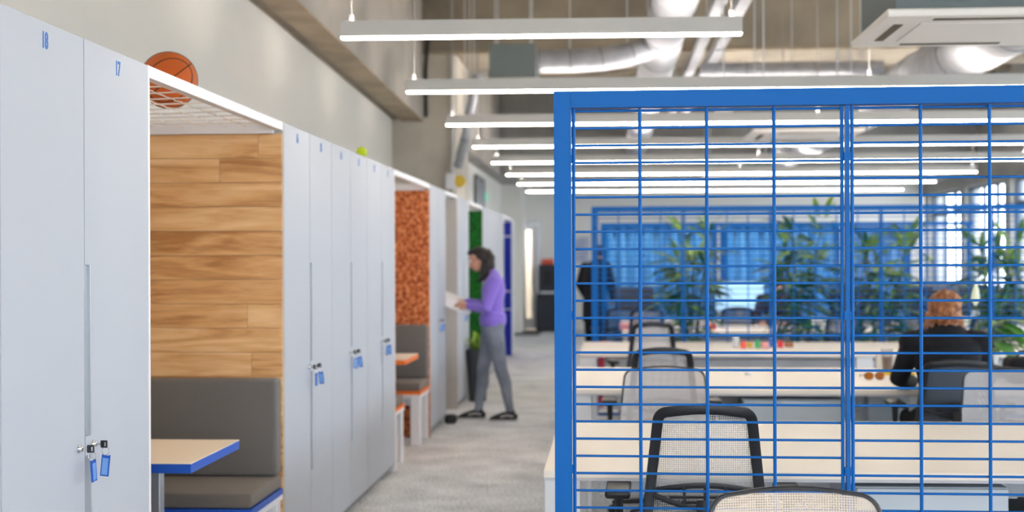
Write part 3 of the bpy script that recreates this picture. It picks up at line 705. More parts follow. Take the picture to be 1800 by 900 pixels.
# ================================================================ DESKS
DZ = .73
def desk(x0, x1, y0, depth_, label):
    t = thing('bench_desk', label, 'desk', (x0, y0, 0), 0, 'long cream desks in rows'); L = x1-x0
    obj('desktop', box(new(), 0, L, 0, depth_, DZ-.026, DZ, .0015), 'desk_cream', t)
    obj('edge_band', box(new(), .001, L-.001, .001, depth_-.001, DZ-.036, DZ-.0262), 'desk_edge', t)
    n = max(2, int(L/1.7)+1)
    for i in range(n):
        x = .003+(L-.136)*i/(n-1)
        for y in (.02, depth_-.08): obj('desk_leg', box(new(), x, x+.13, y, y+.06, 0, DZ-.0362, .002), 'desk_white', t)
        obj('leg_rail', box(new(), x+.04, x+.09, .081, depth_-.081, DZ-.08, DZ-.0362), 'desk_white', t)
    obj('cable_trough', box(new(), .2, L-.2, depth_/2-.1, depth_/2+.1, DZ-.2, DZ-.1), 'desk_white', t)
    return t
rows = [(5.19, 1.63), (8.46, 1.72), (11.75, 1.6), (15.1, 1.6), (17.4, 1.5), (23.6, 1.5), (25.6, 1.6)]
rn = ['nearest, just behind the blue mesh partition', 'in the second row, where the woman in black sits', 'in the third row, in front of the second partition', 'in the fourth row, behind the palms', 'in the fifth row', 'in the sixth row, behind the curtains', 'in the last row']
for i, (y, d_) in enumerate(rows):
    x0 = -.24 if i < 3 else (.15 if i < 5 else 2.9)
    desk(x0, [3.0, 3.9, 4.4, 5.2, 5.6, 6.0, 6.0][i], y, d_, 'long cream double desk '+rn[i])
def pedestal(x, y, w_, label, m='pedestal', d_=.6, face=-1):
    t = thing('drawer_pedestal', label, 'drawers', (x, y, 0), 0, 'drawer pedestals under the desks')
    obj('body', box(new(), 0, w_, 0, d_, .05, .66, .003), m, t)
    for z0, z1 in ((.06, .25), (.255, .445), (.45, .655)):
        dr = obj('drawer', box(new(), .003, w_-.003, -.018, -.001, z0, z1, .001), m, t); obj('handle', box(new(), w_/2-.08, w_/2+.08, -.026, -.0185, z1-.02, z1-.01), 'alu', dr)
    for cx in (.05, w_-.05):
        for cy in (.05, d_-.05): obj('caster', tube(new(), [(cx-.012, cy, .025), (cx+.012, cy, .025)], .024, 10), 'black_plastic', t, True)
    return t
p_ = pt(1500, 860, 5.35); pedestal(p_.x, 5.32, .55, 'pale drawer pedestal under the nearest desk, between partition post and black computer')
p_ = pt(1368, 860, 5.7); pedestal(p_.x, 5.95, .30, 'narrow pale pedestal under the nearest desk behind the mesh chair', 'board_white', .5)
t = thing('computer_tower', 'black computer tower under the nearest desk at the right edge', 'computer', (pt(1752, 860, 5.4).x+.012, 5.3, 0))
obj('case', box(new(), 0, .42, 0, .45, .02, .55, .006), 'black', t); obj('foot', box(new(), .03, .39, .03, .42, 0, .019), 'dark_plastic', t); obj('front_grille', box(new(), .04, .38, -.008, -.001, .1, .32), 'grey_mid', t)
p_ = pt(1305, 700, 8.6); pedestal(p_.x, 8.6, .6, 'wide pale pedestal under the second desk beside a grey leg')
p_ = pt(1270, 700, 8.6); o = obj('desk_support', box(new(), p_.x, p_.x+.11, 8.75, 9.0, 0, .693), 'grey_mid'); tag(o, 'dark grey square support under the second desk row', 'support')
p_ = pt(1545, 700, 8.7); pedestal(p_.x-.0, 9.1, .3, 'small pale blue pedestal beside the seated woman in black')

# ================================================================ TASK CHAIRS
def outline(wt, wb, z0, z1, r, yo=0, n=6):
    """closed outline: rounded top corners, slightly rounded bottom; returns list of points in x,z"""
    P_ = []
    def arc(cx, cz, a0, a1, rr):
        for i in range(n+1):
            a = a0+(a1-a0)*i/n; P_.append((cx+rr*math.cos(a), cz+rr*math.sin(a)))
    sl = math.atan2(wb-wt, z1-z0)
    arc(wt-r, z1-r, 0+sl, PI/2, r)
    for i in range(1, 6): u = i/6; x = (wt-r)*(1-2*u); P_.append((x, z1+.012*math.sin(PI*u)))
    arc(-wt+r, z1-r, PI/2, PI-sl, r)
    arc(-wb+r, z0+r, PI-sl, 1.5*PI, r)
    for i in range(1, 6): u = i/6; P_.append((-(wb-r)*(1-2*u), z0-.004*math.sin(PI*u)))
    arc(wb-r, z0+r, 1.5*PI, 2*PI+sl, r)
    return P_
def backsurf(x, z): return -.235+.05*((x/.24)**2)*1.0-.10*max(0, z-.62)*(.8)+.03*math.exp(-((z-.62)/.12)**2)
def make_chair(label, framed=True, mesh='mesh_grey', top=.975, bottom=.50, wt=.185, wb=.235, arms=True, group='mesh-backed task chairs'):
    t = thing('task_chair', label, 'chair', (0, 0, 0), 0, group)
    ol = outline(wt, wb, bottom, top, .055)
    rim = [Vector((x, backsurf(x, z), z)) for x, z in ol]
    # mesh surface: grid of rows between left and right
    b = new(); rows_ = []; N = 15; K = 11
    for i in range(N):
        z = bottom+.004+(top-bottom-.008)*i/(N-1)
        u = (z-bottom)/(top-bottom); hw_ = wb+(wt-wb)*u
        dt = top-z; r = .055
        if dt < r: hw_ -= r-math.sqrt(max(0, r*r-(r-dt)**2))
        db = z-bottom
        if db < r: hw_ -= r-math.sqrt(max(0, r*r-(r-db)**2))
        ww = hw_-.004
        rows_.append([b.verts.new((ww*(2*j/(K-1)-1), backsurf(ww*(2*j/(K-1)-1), z)+(.012 if framed else .002), z)) for j in range(K)])
    for r0, r1 in zip(rows_, rows_[1:]):
        for j in range(K-1): b.faces.new((r0[j], r0[j+1], r1[j+1], r1[j]))
    obj('back_mesh', b, mesh, t, 'all')
    b = new(); pts = rim+[rim[0]]
    w_, d_ = (.018, .014) if framed else (.005, .006)
    # framed: rectangular bent frame sitting inside the outline
    cen = Vector((0, -.235, (top+bottom)/2)); R = []; n = len(rim)
    for i in range(n):
        tg = (rim[(i+1) % n]-rim[i-1]).normalized(); nrm = Vector((0, 1, 0)); s = tg.cross(nrm).normalized()
        if s.dot(cen-rim[i]) < 0: s = -s
        c0 = rim[i]+s*w_
        R.append([c0+s*w_+nrm*d_*.6, c0+s*w_*.6+nrm*d_, c0-s*w_*.6+nrm*d_, c0-s*w_+nrm*d_*.6, c0-s*w_-nrm*d_, c0+s*w_*.4-nrm*d_*1.4, c0+s*w_-nrm*d_])
    V = [[b.verts.new(p) for p in r] for r in R]
    for i in range(n):
        a, c = V[i], V[(i+1) % n]
        for j in range(7): b.faces.new((a[j], a[(j+1) % 7], c[(j+1) % 7], c[j]))
    obj('back_frame', b, 'black_plastic', t, True)
    # lumbar support: bowed outline with slats
    lz = bottom+.21
    lb = obj('lumbar_support', tube(new(), [(-.2+.04*i, backsurf(-.2+.04*i, lz)-.012, lz+.028*math.sin(PI*i/10)) for i in range(11)], .006, 6, side=(0, 1, 0), radii=[(.005, .011)]*11), 'black_plastic', t, True)
    b = new(); tube(b, [(-.2+.04*i, backsurf(-.2+.04*i, lz)-.012, lz-.05*math.sin(PI*i/10)) for i in range(11)], .006, 6, side=(0, 1, 0), radii=[(.005, .011)]*11); obj('lumbar_bow', b, 'black_plastic', lb, True)
    for k, dz in enumerate((.008, -.012, -.030)):
        hw_ = (.15, .12, .08)[k]; b = new(); tube(b, [(-hw_+hw_*.25*i, backsurf(0, lz)-.012, lz+dz) for i in range(9)], .005, 6, side=(0, 1, 0), radii=[(.004, .005)]*9); obj('lumbar_slat', b, 'black_plastic', lb, True)
    for x in (-.07, 0, .07): obj('lumbar_rib', box(new(), x-.005, x+.005, backsurf(0, lz)-.018, backsurf(0, lz)-.008, lz-.045, lz+.026), 'black_plastic', lb)
    b = new(); tube(b, [(0, backsurf(0, lz)-.03, lz-.02), (0, -.30, bottom-.02), (0, -.22, .415), (0, -.05, .40)], .02, 8, radii=[(.014, .03), (.018, .035), (.018, .04), (.018, .05)], side=(0, 1, 0)); obj('back_bracket', b, 'black_plastic', t, True)
    b = new(); box(b, -.235, .235, -.19, .25, .435, .495, .025); obj('seat', b, 'black_cloth' if framed else 'fabric_grey', t, True)
    b = new(); box(b, -.1, .1, -.12, .12, .385, .434, .01); obj('seat_mechanism', b, 'black_plastic', t)
    if arms:
        for s in (-1, 1):
            b = new(); tube(b, [(s*.10, .0, .425), (s*.27, -.0, .425), (s*.295, -.0, .47), (s*.30, -.01, .66)], .016, 8, radii=[(.012, .02)]*4, side=(0, 0, 1)); a_ = obj('armrest', b, 'black_plastic', t, True)
            b = new(); box(b, s*.30-.045, s*.30+.045, -.14, .12, .661, .692, .012); obj('arm_pad', b, 'black_plastic', a_, True)
    b = new(); lathe(b, [(.03, .1), (.03, .26), (.018, .262), (.018, .384)], 14); obj('gas_lift', b, 'black_plastic', t, True)
    hub = obj('base_hub', lathe(new(), [(.045, .07), (.05, .09), (.04, .12), (.02, .125)], 14), 'black_plastic', t, True)
    leg0 = None
    for i in range(5):
        a = 2*PI*i/5+.3
        if leg0 is None:
            b = new(); tube(b, [(.03, 0, .095), (.3, 0, .07)], .02, 8, radii=[(.02, .022), (.012, .014)], side=(0, 0, 1)); leg0 = obj('leg', b, 'black_plastic', t, True, None, (0, 0, a))
            b = new(); tube(b, [(.30, -.022, .028), (.30, -.006, .028)], .027, 12); tube(b, [(.30, .006, .028), (.30, .022, .028)], .027, 12); c0 = obj('caster', b, 'black_plastic', leg0, True)
        else:
            l = inst('leg', leg0, t, (0, 0, 0), (0, 0, a)); inst('caster', c0, l)
    return t
def put(ch, x, y, rz): ch.location = (x, y, 0); ch.rotation_euler = (0, 0, rz)
A = make_chair('black framed chair with see-through grey mesh back at the nearest desk', True, 'mesh_grey', 1.0, .49, .178, .222)
put(A, 4.9*ratio(1241)+.0, 5.12, -.03)
B = make_chair('tan mesh chair back in front of the blue partition, cut off at bottom', False, 'mesh_tan', .945, .43, .205, .235)
put(B, 3.4*ratio(1405), 3.18, PI+.05)
Cc = make_chair('pale grey mesh chair facing the camera behind the nearest desk, left', False, 'mesh_light', .945, .45, .21, .25)
put(Cc, 7.3*ratio(1167), 7.05, PI)
dup(Cc, (7.25*ratio(1768), 7.0, 0), PI+.08, 'pale grey mesh chair facing the camera behind the nearest desk, right edge')
D_ = make_chair('black framed grey chair at second desk, directly behind the pale grey chair', True, 'mesh_light', .995, .47, .17, .215)
put(D_, 8.2*ratio(1163), 8.32, .0)
dup(D_, (11.4*ratio(1142), 11.58, 0), .08, 'black framed grey chair at the third desk row, left side')
dup(D_, (14.6*ratio(1141), 14.85, 0), -.1, 'black framed grey chair at fourth desk row, behind the first palm')
E_ = make_chair('dark slate chair the woman in black is sitting in', True, 'mesh_dark', .93, .46, .19, .23)
put(E_, 8.25*ratio(1666), 8.25, -.02)
far = [(1470, 14.9, .2, 'dark chair at the fourth desk row, right of the second palm'), (1625, 14.7, -.3, 'dark chair at the fourth desk row, just left of the ginger head'), (1525, 17.2, .1, 'dark chair at the fifth desk row, left of the third palm'),
       (1290, 17.1, .1, 'dark chair at the fifth desk row, behind the middle palm leaves'), (1640, 17.2, -.1, 'dark chair at the fifth desk row, above the seated woman'), (1725, 14.7, .1, 'dark chair at the fourth desk row, right of the seated woman'), (1780, 17.1, 0, 'dark chair at the fifth desk row near the right edge'),
       (1368, 17.0, PI-.3, 'dark chair the distant auburn-haired person sits in'), (1090, 17.0, .1, 'dark chair at the fifth desk row near the blue curtain')]
for px, y, rz, lb in far: dup(E_, (y*ratio(px), y, 0), rz, lb)

# ================================================================ THINGS ON THE DESKS
def on(px, Y): return (Y*ratio(px), Y, DZ)
t = thing('sunglasses', 'sunglasses with amber lenses lying on the second desk', 'glasses', on(1536, 9.2), .1)
for s in (-1, 1):
    b = new(); tube(b, [(s*.034, -.003, .024), (s*.034, .0, .024)], .026, 16, radii=[(.022, .028)]*2); obj('lens', b, 'amber', t, True)
    b = new(); pts = [(s*.034+.029*math.cos(a), -.001, .024+.023*math.sin(a)) for a in [i*PI/8 for i in range(17)]]; tube(b, pts, .0025, 6); obj('rim', b, 'black_plastic', t, True)
    b = new(); tube(b, [(s*.064, 0, .03), (s*.066, .1, .02), (s*.05, .14, .006)], .0025, 6); obj('temple', b, 'black_plastic', t, True)
def cup(px, Y, h, r, m, label, name='drinking_glass', cat='glass', fill=None):
    t = thing(name, label, cat, on(px, Y)); b = new(); lathe(b, [(r*.8, .001), (r, h), (r*.93, h), (r*.75, .008)], 18); obj('cup_body', b, m, t, True)
    if fill: obj('drink', lathe(new(), [(r*.74, .01), (r*.86, h*.7)], 16), fill, t, True)
    return t
cup(1559, 9.6, .17, .04, 'clear_glass', 'tall clear glass beside the sunglasses on the second desk', fill='brown')
cup(1577, 9.9, .10, .04, 'pot_white', 'small white cup near the black sleeve of the seated woman', 'cup', 'cup')
cup(1548, 9.95, .12, .035, 'pot_white', 'white cup left of the tall glass on second desk', 'cup', 'cup')
o = obj('notebook', box(new(), -.12, .08, -.08, .08, 0, .018, .003), 'yellow', None, False, on(1583, 9.6)); tag(o, 'yellow notebook at the left elbow of the woman in black', 'notebook')
t = thing('computer_mouse', 'white computer mouse alone on the second desk', 'mouse', on(1315, 9.55)); b = new(); sphere(b, (0, 0, .012), 1, 16, (.03, .055, .016)); obj('shell', b, 'board_white', t, 'all'); obj('wheel', tube(new(), [(-.003, .03, .024), (.003, .03, .024)], .008, 8), 'grey_mid', t)
t = thing('backpack', 'black bag standing on the second desk at the right edge', 'bag', on(1792, 9.0)); b = new(); box(b, -.085, .3, -.1, .12, 0, .16, .04); obj('bag_body', b, 'black_cloth', t, True); b = new(); tube(b, [(-.03, -.02, .15), (0, 0, .19), (.08, 0, .2), (.12, -.02, .15)], .01, 8); obj('strap', b, 'black', t, True)
t = thing('desk_phone', 'black desk phone beside the bag on the second desk', 'phone', on(1764, 9.4)); obj('phone_base', box(new(), -.09, .09, -.09, .09, 0, .05, .01), 'dark_plastic', t); obj('handset', box(new(), -.08, -.03, -.09, .09, .051, .08, .01), 'black', t)
def monitor(px, Y, label, w_=.54, rz=0, m='screen_dark', face=1):
    t = thing('monitor', label, 'monitor', on(px, Y), rz, 'computer monitors on the desks')
    obj('casing', box(new(), -w_/2, w_/2, -.012, .012, .12, .12+w_*.6, .004), 'dark_plastic', t)
    obj('screen', box(new(), -w_/2+.01, w_/2-.01, -.016, -.0125, .13, .11+w_*.6), m, t)
    b = new(); box(b, -.03, .03, .013, .03, .01, .3); obj('stand', b, 'alu', t); obj('stand_foot', box(new(), -.11, .11, -.08, .1, 0, .0095), 'alu', t)
monitor(1300, 18.2, 'large pale lit monitor on the fifth desk row, left of second palm', .62, 0, 'screen_lit')
monitor(1115, 18.2, 'dark monitor on the fifth desk row in front of the blue curtain', .5)
monitor(1500, 15.9, 'dark monitor on the fourth desk row behind the partition post')
monitor(1640, 16.0, 'dark monitor on the fourth desk row above the seated woman', .5)
monitor(1605, 18.3, 'dark monitor on the fifth desk row, right of the third palm', .5)
monitor(1760, 15.9, 'dark monitor on the fourth desk row near the right edge', .5, .2)
monitor(1720, 18.2, 'dark monitor on fifth desk row near the windows', .5)
clut = [(1306, 12.4, .05, .05, .06, 'orange_red', 'small orange box'), (1318, 12.5, .05, .04, .045, 'yellow', 'small yellow box'), (1331, 12.4, .04, .05, .07, 'green', 'small green tin'), (1343, 12.45, .06, .06, .05, 'pink', 'small pink box'),
        (1355, 12.6, .04, .04, .09, 'tag_blue', 'small blue tin'), (1371, 12.5, .05, .05, .06, 'red', 'red cup-sized box'), (1386, 12.6, .07, .05, .04, 'brown', 'brown pouch'), (1293, 12.6, .05, .05, .10, 'pedestal', 'pale grey bottle box'),
        (1112, 15.7, .30, .12, .07, 'pink', 'long pink parcel'), (1100, 16.2, .12, .1, .08, 'board_white', 'white carton'), (1210, 15.6, .08, .08, .09, 'paper', 'stack of white paper'), (1250, 15.7, .1, .08, .06, 'orange_red', 'orange folder pile'),
        (1420, 15.6, .08, .06, .12, 'green', 'green file box'), (1450, 15.7, .1, .08, .07, 'paper', 'white file pile'), (1545, 15.7, .1, .1, .08, 'grey_mid', 'grey tray')]
for px, Y, w_, d_, h, m, nm in clut:
    o = obj('storage_box', box(new(), -w_/2, w_/2, -d_/2, d_/2, 0, h, .006), m, None, False, on(px, Y)); tag(o, nm+(' on the third desk row, among the colourful clutter' if Y < 13 else ' on the fourth desk row'), 'box')
for px, Y, m, nm in ((1064, 14.6, 'red', 'red bag on the floor by the second partition, left'), (1082, 14.5, 'red', 'second red bag on the floor by the second partition')):
    o = obj('floor_bag', box(new(), -.08, .08, -.08, .08, 0, .66, .03), m, None, True, (Y*ratio(px), Y, 0)); tag(o, nm, 'bag')
# ================================================================ PLANTS
def leafmesh(name, L, W, droop, m, seg=6, fold=.25):
    b = new(); rows_ = []
    for i in range(seg+1):
        u = i/seg; w_ = W*math.sin(PI*min(1, u*.92+.06))**.8*(1-u*.25); x = L*u; z = -droop*u*u
        if i == seg: w_ = .002
        rows_.append([b.verts.new((x, -w_, z+w_*fold)), b.verts.new((x, 0, z)), b.verts.new((x, w_, z+w_*fold))])
    for a, c in zip(rows_, rows_[1:]):
        for j in range(2): b.faces.new((a[j], c[j], c[j+1], a[j+1]))
    me = bpy.data.meshes.new(name); b.to_mesh(me); b.free(); me.materials.append(M[m])
    for p in me.polygons: p.use_smooth = True
    return me
lm = [leafmesh('leaf', .21, .024, .05, 'leaf'), leafmesh('leaf', .18, .022, .08, 'leaf_dark'), leafmesh('leaf', .2, .024, .02, 'leaf_light'), leafmesh('leaf', .24, .022, .09, 'leaf_dark')]
def palm(px, Y, top, label, seed, n=280, zmin=.62):
    R_ = random.Random(seed); t = thing('bamboo_palm', label, 'plant', (Y*ratio(px), Y, 0), 0, 'tall bamboo palms behind the desks')
    p = obj('pot', lathe(new(), [(.13, 0), (.18, .3), (.17, .3), (.15, .25)], 20), 'pot_dark', t, True); obj('soil', lathe(new(), [(.001, .262), (.15, .262), (.15, .27), (.001, .27)], 16), 'soil', p)
    stems = []
    for i in range(6):
        a = 2*PI*i/6+R_.random(); r = R_.uniform(.03, .1); h = top-R_.uniform(0, .45)*(i > 0); lean = R_.uniform(.05, .2)
        f = lambda u, a=a, r=r, h=h, lean=lean: Vector(((r+lean*u*u)*math.cos(a), (r+lean*u*u)*math.sin(a), .27+(h-.27-.05)*u))
        stems.append((f, h)); obj('cane', tube(new(), [f(k/6) for k in range(7)], .009, 6), 'stem', t, True)
    for k in range(n):
        f, h = stems[k % 6]; u = 1-R_.random()**1.3*.68; p_ = f(u)
        if p_.z < zmin: continue
        a = R_.uniform(0, 2*PI); el = R_.uniform(-.25, .35)+(.8 if u > .93 else 0); yaw = a
        o = bpy.data.objects.new('leaf', lm[R_.choice((1, 1, 0, 3, 3, 2) if u < .85 else (0, 2, 2, 1))]); C.objects.link(o); o.parent = t; s = R_.uniform(1.0, 1.6)
        d = Vector((math.cos(a)*math.cos(el), math.sin(a)*math.cos(el), math.sin(el))); o.location = p_+d*R_.uniform(0, .14); o.rotation_euler = (R_.uniform(-.5, .5), -el, a); o.scale = (s, s, s)
palm(1212, 14.15, 1.80, 'tall bamboo palm behind the second partition, first from the left', 3)
palm(1408, 14.15, 1.90, 'tall bamboo palm behind the second partition, second and tallest', 5, 290)
palm(1552, 14.2, 1.74, 'tall bamboo palm behind the second partition, third from the left', 8, 290)
palm(1758, 14.1, 1.70, 'tall bamboo palm at the right edge behind the partition', 11, 290)
ll = leafmesh('leaf', .23, .05, .09, 'lily_leaf', 7, .2)
t = thing('peace_lily', 'broad-leaved peace lily with white flower beside the woman in black', 'plant', on(1728, 9.55))
p = obj('pot', lathe(new(), [(.07, 0), (.1, .15), (.09, .15), (.08, .12)], 20), 'pot_white', t, True); obj('soil', lathe(new(), [(.001, .125), (.085, .125), (.085, .13), (.001, .13)], 16), 'soil', p)
R_ = random.Random(4)
for k in range(34):
    a = R_.uniform(0, 2*PI); el = R_.uniform(-.1, 1.0); h = R_.uniform(.16, .38); r = R_.uniform(.04, .17)
    base = Vector((.03*math.cos(a), .03*math.sin(a), .13)); tip = Vector((r*math.cos(a), r*math.sin(a), h)); obj('stalk', tube(new(), [base, (base+tip)/2+Vector((0, 0, .03)), tip], .003, 5), 'stem', t, True)
    o = bpy.data.objects.new('leaf', ll); C.objects.link(o); o.parent = t; o.location = tip; o.rotation_euler = (R_.uniform(-.3, .3), -el+.25, a); s = R_.uniform(.7, 1.2); o.scale = (s, s, s)
b = new(); tube(b, [(0, 0, .13), (-.04, 0, .4), (-.05, 0, .47)], .004, 6); obj('flower_stalk', b, 'stem', t, True)
b = new(); tube(b, [(-.05, 0, .46), (-.05, 0, .5), (-.048, 0, .56), (-.045, 0, .62)], .02, 8, radii=[(.006, .004), (.03, .008), (.02, .006), (.002, .002)]); obj('flower', b, 'lily_white', t, True)
t = thing('potted_plant', 'small green plant in a dark pot at the green booth', 'plant', (LX+.12, Y4a-.3, 0))
obj('pot', lathe(new(), [(.09, 0), (.12, .55), (.11, .55), (.1, .5)], 18), 'pot_dark', t, True)
for k in range(26):
    a = R_.uniform(0, 2*PI); el = R_.uniform(.1, 1.2); o = bpy.data.objects.new('leaf', lm[2]); C.objects.link(o); o.parent = t; o.location = (.04*math.cos(a), .04*math.sin(a), .52+R_.uniform(0, .12)); o.rotation_euler = (0, -el, a); o.scale = (.8, 1.2, 1)
# ================================================================ PEOPLE
def bake(name, bm, m, vox, parent, smooth=4, factor=.5):
    bmesh.ops.recalc_face_normals(bm, faces=bm.faces)
    me = bpy.data.meshes.new('tmp'); bm.to_mesh(me); bm.free(); o = bpy.data.objects.new('tmp', me); C.objects.link(o)
    r = o.modifiers.new('r', 'REMESH'); r.mode = 'VOXEL'; r.voxel_size = vox
    s = o.modifiers.new('s', 'SMOOTH'); s.factor = factor; s.iterations = smooth
    bpy.context.view_layer.update()
    m2 = bpy.data.meshes.new_from_object(o.evaluated_get(bpy.context.evaluated_depsgraph_get())); bpy.data.objects.remove(o); m2.name = name
    for p in m2.polygons: p.use_smooth = True
    m2.materials.clear()
    for q in (m if isinstance(m, (list, tuple)) else [m]): m2.materials.append(M[q])
    if name == 'hair':
        for v in m2.vertices:
            c = v.co; v.co = c + v.normal*(.011*noise.noise(Vector((c.x*38, c.y*38, c.z*9)))+.004*noise.noise(Vector((c.x*110, c.y*110, c.z*30))))
    ob = bpy.data.objects.new(name, m2); C.objects.link(ob); ob.parent = parent; return ob
V = Vector
def head_shape(b, c, f, up, s=1.0):
    """c centre, f facing direction, up; builds skull, jaw, nose, brow, ears, lips"""
    f = V(f).normalized(); up = V(up); up = (up-f*up.dot(f)).normalized(); r = f.cross(up)
    def q(a, b_, c_): return c+(r*a+f*b_+up*c_)*s
    def ell(p, ra, rb, rc):
        R = bmesh.ops.create_uvsphere(b, u_segments=20, v_segments=14, radius=1)
        Mx = Matrix((r, f, up)).transposed()
        for v in R['verts']: v.co = q(*p)+Mx @ V((v.co.x*ra, v.co.y*rb, v.co.z*rc))*s
    ell((0, -.012, .025), .074, .093, .085); ell((0, .02, -.03), .058, .066, .075); ell((0, .052, -.078), .028, .026, .024)
    tube(b, [q(0, .078, .02), q(0, .096, -.012), q(0, .106, -.03), q(0, .088, -.037)], .01, 8, radii=[.008*s, .010*s, .013*s, .009*s])
    for s_ in (-1, 1): ell((s_*.03, .078, .028), .02, .012, .008); ell((s_*.076, -.008, -.005), .007, .018, .028); ell((s_*.034, .06, -.025), .02, .018, .02)
    ell((0, .084, -.056), .022, .012, .006); ell((0, .08, -.068), .019, .012, .006)
def hand(b, wrist, palm, d, side, up, s=1.0, curl=.5, thumb=1):
    """d = pointing direction, side = across the knuckles, up = back of the hand"""
    d = V(d).normalized(); up = V(up); up = (up-d*up.dot(d)).normalized(); side = d.cross(up)*thumb
    k = wrist+d*.085*s
    tube(b, [wrist-d*.02*s, wrist+d*.02*s, wrist+d*.055*s, k], .02, 12, radii=[(.018*s, .022*s), (.014*s, .03*s), (.014*s, .038*s), (.011*s, .038*s)], side=up)
    for i, (o, L) in enumerate(((.030, .068), (.010, .078), (-.010, .072), (-.029, .056))):
        p = k+side*o*s-d*.012*s; a = 0; pts = [p]; 
        for j, fr in enumerate((.45, .32, .28)):
            a += curl*(.5+.35*j); p = p+(d*math.cos(a)-up*math.sin(a))*L*fr*s; pts.append(p)
        tube(b, pts, .008, 8, radii=[.0092*s, .0088*s, .008*s, .0068*s], rnd=True)
    p = wrist+side*.026*s+d*.018*s; tube(b, [p, p+(side*.7+d*.7).normalized()*.038*s, p+(side*.75+d*1.3).normalized()*.07*s-up*.012*s], .01, 8, radii=[.013*s, .0105*s, .008*s], rnd=True)
def eyes(par, c, f, up, s=1.0):
    f = V(f).normalized(); up = V(up); up = (up-f*up.dot(f)).normalized(); r = f.cross(up)
    for s_ in (-1, 1):
        o = obj('eye', sphere(new(), (0, 0, 0), .0115*s, 12), 'pot_white', par, 'all', c+(r*s_*.03+f*.078+up*.012)*s)
        obj('iris', sphere(new(), f*.0075*s, .006*s, 8), 'black', o, 'all')
        b = new(); tube(b, [c+(r*(s_*.03+k*.012)+f*.089+up*(.03-.003*abs(k)))*s for k in (-1.3, 0, 1.3)], .003, 6); obj('eyebrow', b, 'hair_dark', par, True)

# ---- woman in the purple sweater, walking profile, reading a sheet
WY = 13.25
W = thing('person', 'woman in a purple sweater and grey jeans reading a sheet by the niche', 'person', (WY*ratio(866), WY, 0))
ft = V((-.148, .085, .09)); fk = V((-.10, .075, .47)); fh = V((-.012, .085, .86))
bt_ = V((.165, -.075, .10)); bk = V((.085, -.08, .47)); bh = V((.012, -.085, .86))
hd = V((-.128, .0, 1.505)); hf = V((-.93, 0, -.36)); hu = V((-.36, 0, .93))
sn, sf = V((.028, -.155, 1.315)), V((.01, .155, 1.315))
en, ef = V((-.045, -.225, 1.05)), V((-.06, .215, 1.06))
wn_, wf = V((-.215, -.10, 1.075)), V((-.25, .09, 1.105))
def legs(b, add=0, foot=True):
    for h, k, a in ((fh, fk, ft), (bh, bk, bt_)):
        tube(b, [h+V((0, 0, .04)), h.lerp(k, .25), h.lerp(k, .7), k, k.lerp(a, .3)+V((.012, 0, 0)), k.lerp(a, .75), a], .05, 14, radii=[(.088+add, .075+add), (.085+add, .072+add), (.062+add, .055+add), (.054+add, .05+add), (.054+add, .048+add), (.038+add, .035+add), (.033+add, .032+add)], side=(1, 0, 0), rnd=True)
def torso(b, add=0, z0=.80):
    T = [(V((.0, 0, .84)), .10, .155), (V((.005, 0, .92)), .102, .158), (V((.0, 0, 1.02)), .088, .125), (V((.0, 0, 1.12)), .096, .135), (V((.008, 0, 1.22)), .104, .15), (V((.012, 0, 1.30)), .088, .145), (V((.0, 0, 1.36)), .055, .075)]
    tube(b, [p for p, a, c in T if p.z >= z0], .1, 20, radii=[(a+add, c+add) for p, a, c in T if p.z >= z0], side=(1, 0, 0), rnd=True)
def arms(b, add=0, hand_=True):
    for s, e, w_ in ((sn, en, wn_), (sf, ef, wf)):
        tube(b, [s+V((0, -.03 if s.y > 0 else .03, .01)), s, s.lerp(e, .5), e, e.lerp(w_, .4), w_], .04, 12, radii=[.05+add, .052+add, .043+add, .039+add, .036+add, .025+add], rnd=True)
b = new(); legs(b, -.008); torso(b, -.008); arms(b, -.004)
for a in (ft, bt_): tube(b, [a, a+V((-.0, 0, -.05)), a+V((-.12, 0, -.07))], .03, 10, radii=[.03, (.03, .028), (.02, .03)], rnd=True)
tube(b, [V((-.0, 0, 1.34)), V((-.04, 0, 1.40)), V((-.10, 0, 1.47))], .05, 14, radii=[.06, .05, .05])
head_shape(b, hd, hf, hu, 1.0)
hand(b, wn_, 0, V((-.96, .12, .18)), 0, V((.1, -.55, .8)), 1.0, .35, -1)
hand(b, wf, 0, V((-.95, -.15, .1)), 0, V((.1, .5, .8)), 1.0, .35, 1)
bake('body', b, 'skin', .0052, W, 3, .4)
eyes(W, hd, hf, hu)
b = new(); torso(b, .010, .90); arms(b, .012)
tube(b, [V((0, 0, .885)), V((0, 0, .905)), V((.0, 0, .95)), V((.012, 0, 1.02))], .1, 20, radii=[(.112, .17), (.122, .178), (.128, .180), (.11, .15)], side=(1, 0, 0))
for s, w_, e in ((-1, wn_, en), (1, wf, ef)): d = (w_-e).normalized(); tube(b, [w_-d*.035, w_-d*.005], .036, 12)
tube(b, [V((-.005, 0, 1.34)), V((-.018, 0, 1.385))], .07, 16, radii=[(.07, .085), (.062, .068)], side=(1, 0, 0))
bake('sweater', b, 'sweater', .009, W, 3)
b = new(); legs(b, .006); tube(b, [V((0, 0, .80)), V((0, 0, .86)), V((0, 0, .93))], .1, 18, radii=[(.100, .160), (.112, .168), (.10, .155)], side=(1, 0, 0), rnd=True)
bake('jeans', b, 'jeans', .009, W, 3)
